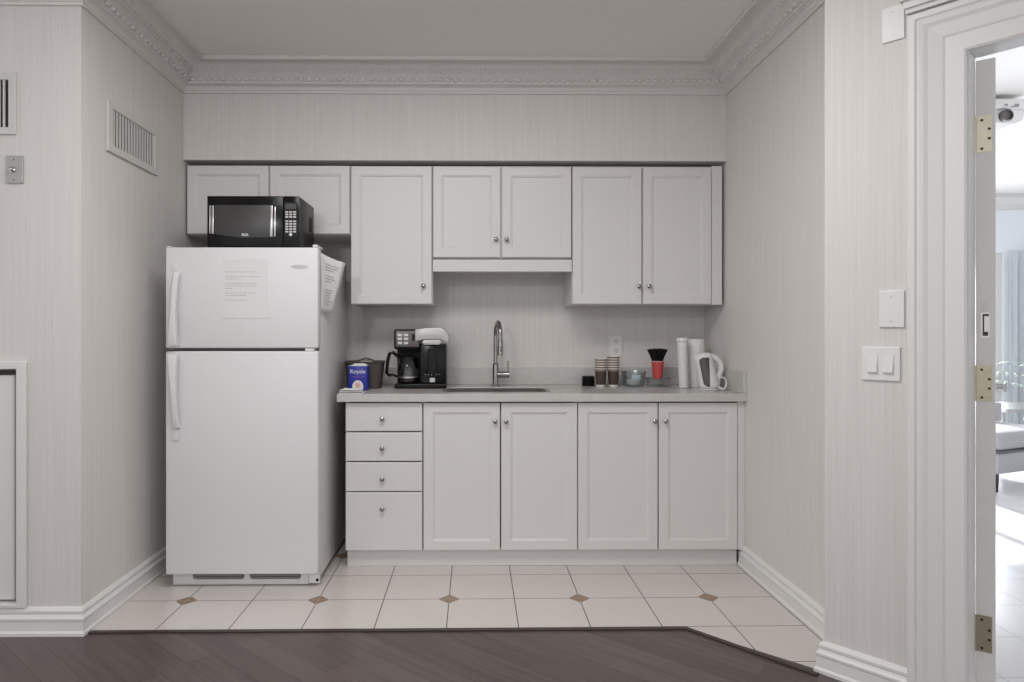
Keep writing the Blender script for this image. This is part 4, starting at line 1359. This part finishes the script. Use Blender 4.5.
# body: stacked ellipses leaning forward towards the spout
bm = B()
prof = [(0.0, 0.0575, 0.0565, 0.0), (0.02, 0.0575, 0.0565, -0.001), (0.08, 0.0515, 0.053, -0.012), (0.13, 0.0475, 0.049, -0.022), (0.165, 0.045, 0.046, -0.027), (0.182, 0.041, 0.042, -0.026), (0.192, 0.031, 0.033, -0.022), (0.196, 0.015, 0.018, -0.018)]
Rk = []
for h, rx, ry, sh_ in prof:
    ring = []
    for k in range(36):
        a = 2 * PI * k / 36
        ext = 0.016 * max(0, (h - 0.12) / 0.05 if h < 0.17 else 1 - (h - 0.17) / 0.02) * max(0, -math.cos(a)) ** 8 if h > 0.12 else 0
        ring.append(bm.verts.new((ktx + sh_ + (rx + max(0, ext)) * math.cos(a), KD + ry * math.sin(a), CZ + 0.010 + h)))
    Rk.append(ring)
for A, Bq in zip(Rk, Rk[1:]):
    for k in range(36): bm.faces.new((A[k], A[(k + 1) % 36], Bq[(k + 1) % 36], Bq[k]))
bm.faces.new(Rk[0][::-1]); bm.faces.new(Rk[-1])
obj('body', bm, 'white_pl', kt, 'all')
# window following the body
bm = B()
V = []
nz_, na_ = 14, 8
for i in range(nz_ + 1):
    s = i / nz_
    h = 0.012 + 0.158 * s
    q = (h - 0.02) / 0.145
    rr = 0.0590 - 0.0125 * q
    sh_ = -0.001 - 0.026 * q
    al = -math.acos(max(-0.97, (-0.041 - 0.0245 * s - sh_) / rr))
    ar = -math.acos((-0.0145 - sh_) / rr)
    if s > 0.88: al += 0.5 * ((s - 0.88) / 0.12) ** 2
    if s < 0.1: al += 0.3 * (1 - s / 0.1) ** 2
    V.append([bm.verts.new((ktx + sh_ + rr * math.cos(al + (ar - al) * j / na_), KD + rr * math.sin(al + (ar - al) * j / na_), CZ + 0.010 + h)) for j in range(na_ + 1)])
for i in range(nz_):
    for j in range(na_): bm.faces.new((V[i][j], V[i][j + 1], V[i + 1][j + 1], V[i + 1][j]))
o = obj('window', bm, 'grey_win', kt, 'all')
md = o.modifiers.new('thick', 'SOLIDIFY'); md.thickness = 0.002; md.offset = 0
bm = B()
hp = [(k2x(704), KD, k2z(356.2)), (k2x(708), KD, k2z(355.6)), (k2x(713.5), KD, k2z(357)), (k2x(718), KD, k2z(360)), (k2x(720.7), KD, k2z(364.5)), (k2x(721.1), KD, k2z(369.5)), (k2x(719.7), KD, k2z(374)), (k2x(717.3), KD, k2z(378)), (k2x(714.5), KD, k2z(382))]
tube(bm, hp, [0.011, 0.015, 0.016, 0.016, 0.016, 0.0155, 0.015, 0.015, 0.013], 14, flat=(1, 1)); obj('handle', bm, 'white_pl', kt, True)
# cord loop
cxr, czr = k2x(722.8), k2z(381.2)
bm = B(); pts = []
for i in range(22):
    a = math.radians(150 - 300 * i / 21)
    pts.append((px(722.0, 3.57) + 0.024 * math.cos(a), 3.57 + 0.02 * math.cos(a) * 0, CZ + 0.041 + 0.033 * math.sin(a)))
pts = [(ktx + 0.045, 3.60, CZ + 0.03)] + pts[2:] + [(ktx + 0.055, 3.575, CZ + 0.012)]
tube(bm, pts, 0.0038, 8)
obj('cord', bm, 'white_pl', kt, True)

# ------------------------------------------------------------------ light
w = bpy.data.worlds.new('world')
sc.world = w
w.use_nodes = True
bg = w.node_tree.nodes['Background']
bg.inputs[0].default_value = (0.99, 0.99, 1.0, 1)
bg.inputs[1].default_value = 1.12


def area(name, loc, rot, sx_, sy_, power, col=(1, 1, 1)):
    l = bpy.data.lights.new(name, 'AREA')
    l.shape = 'RECTANGLE'; l.size = sx_; l.size_y = sy_; l.energy = power; l.color = col
    o = bpy.data.objects.new(name, l)
    COL.objects.link(o)
    o.location = loc
    o.rotation_euler = rot
    return o


area('added_alcove_fill', (-0.2, 1.9, 2.66), (0, 0, 0), 1.5, 0.7, 36, (1.0, 0.99, 0.98))  # added fill above the frame to brighten floor and side walls, no fixture there
area('hall_lamp', (-1.1, -0.1, 2.2), (math.radians(65), 0, math.radians(-12)), 0.18, 0.18, 14, (1.0, 0.995, 0.99))
area('far_window_daylight', (4.0, 6.9, 1.1), (-PI / 2, 0, 0), 3.2, 1.4, 85, (0.88, 0.94, 1.0))
area('added_far_room_fill', (4.4, 2.2, 0.8), (PI, 0, 0), 2.4, 2.4, 42, (0.90, 0.95, 1.0))  # added unseen fill shining upward to brighten the far room's ceiling
sl = bpy.data.lights.new('sun', 'SUN'); sl.energy = 7.0; sl.angle = math.radians(0.6); sl.color = (1, 0.98, 0.95)
so = bpy.data.objects.new('sun', sl); COL.objects.link(so)
so.rotation_euler = Vector((-0.05, -1.0, -0.56)).to_track_quat('-Z', 'Y').to_euler()

# ------------------------------------------------------------------ camera
cam = bpy.data.cameras.new('camera')
cam.sensor_width = 36
cam.lens = 36 * FPX / 1024
yaw = -YAW
cam.shift_x = (512 - PCX) / 1024
cam.shift_y = -(341 - HY) / 1024
cam.clip_start = 0.05
co = bpy.data.objects.new('camera', cam)
COL.objects.link(co)
co.location = (0, 0, CH)
co.rotation_euler = (PI / 2, 0, yaw)
sc.camera = co
vs_ = sc.view_settings
sc.display_settings.display_device = 'sRGB'
vs_.view_transform = 'Standard'
vs_.look = 'None'
vs_.exposure = -0.19
vs_.gamma = 1.0
vs_.use_curve_mapping = False
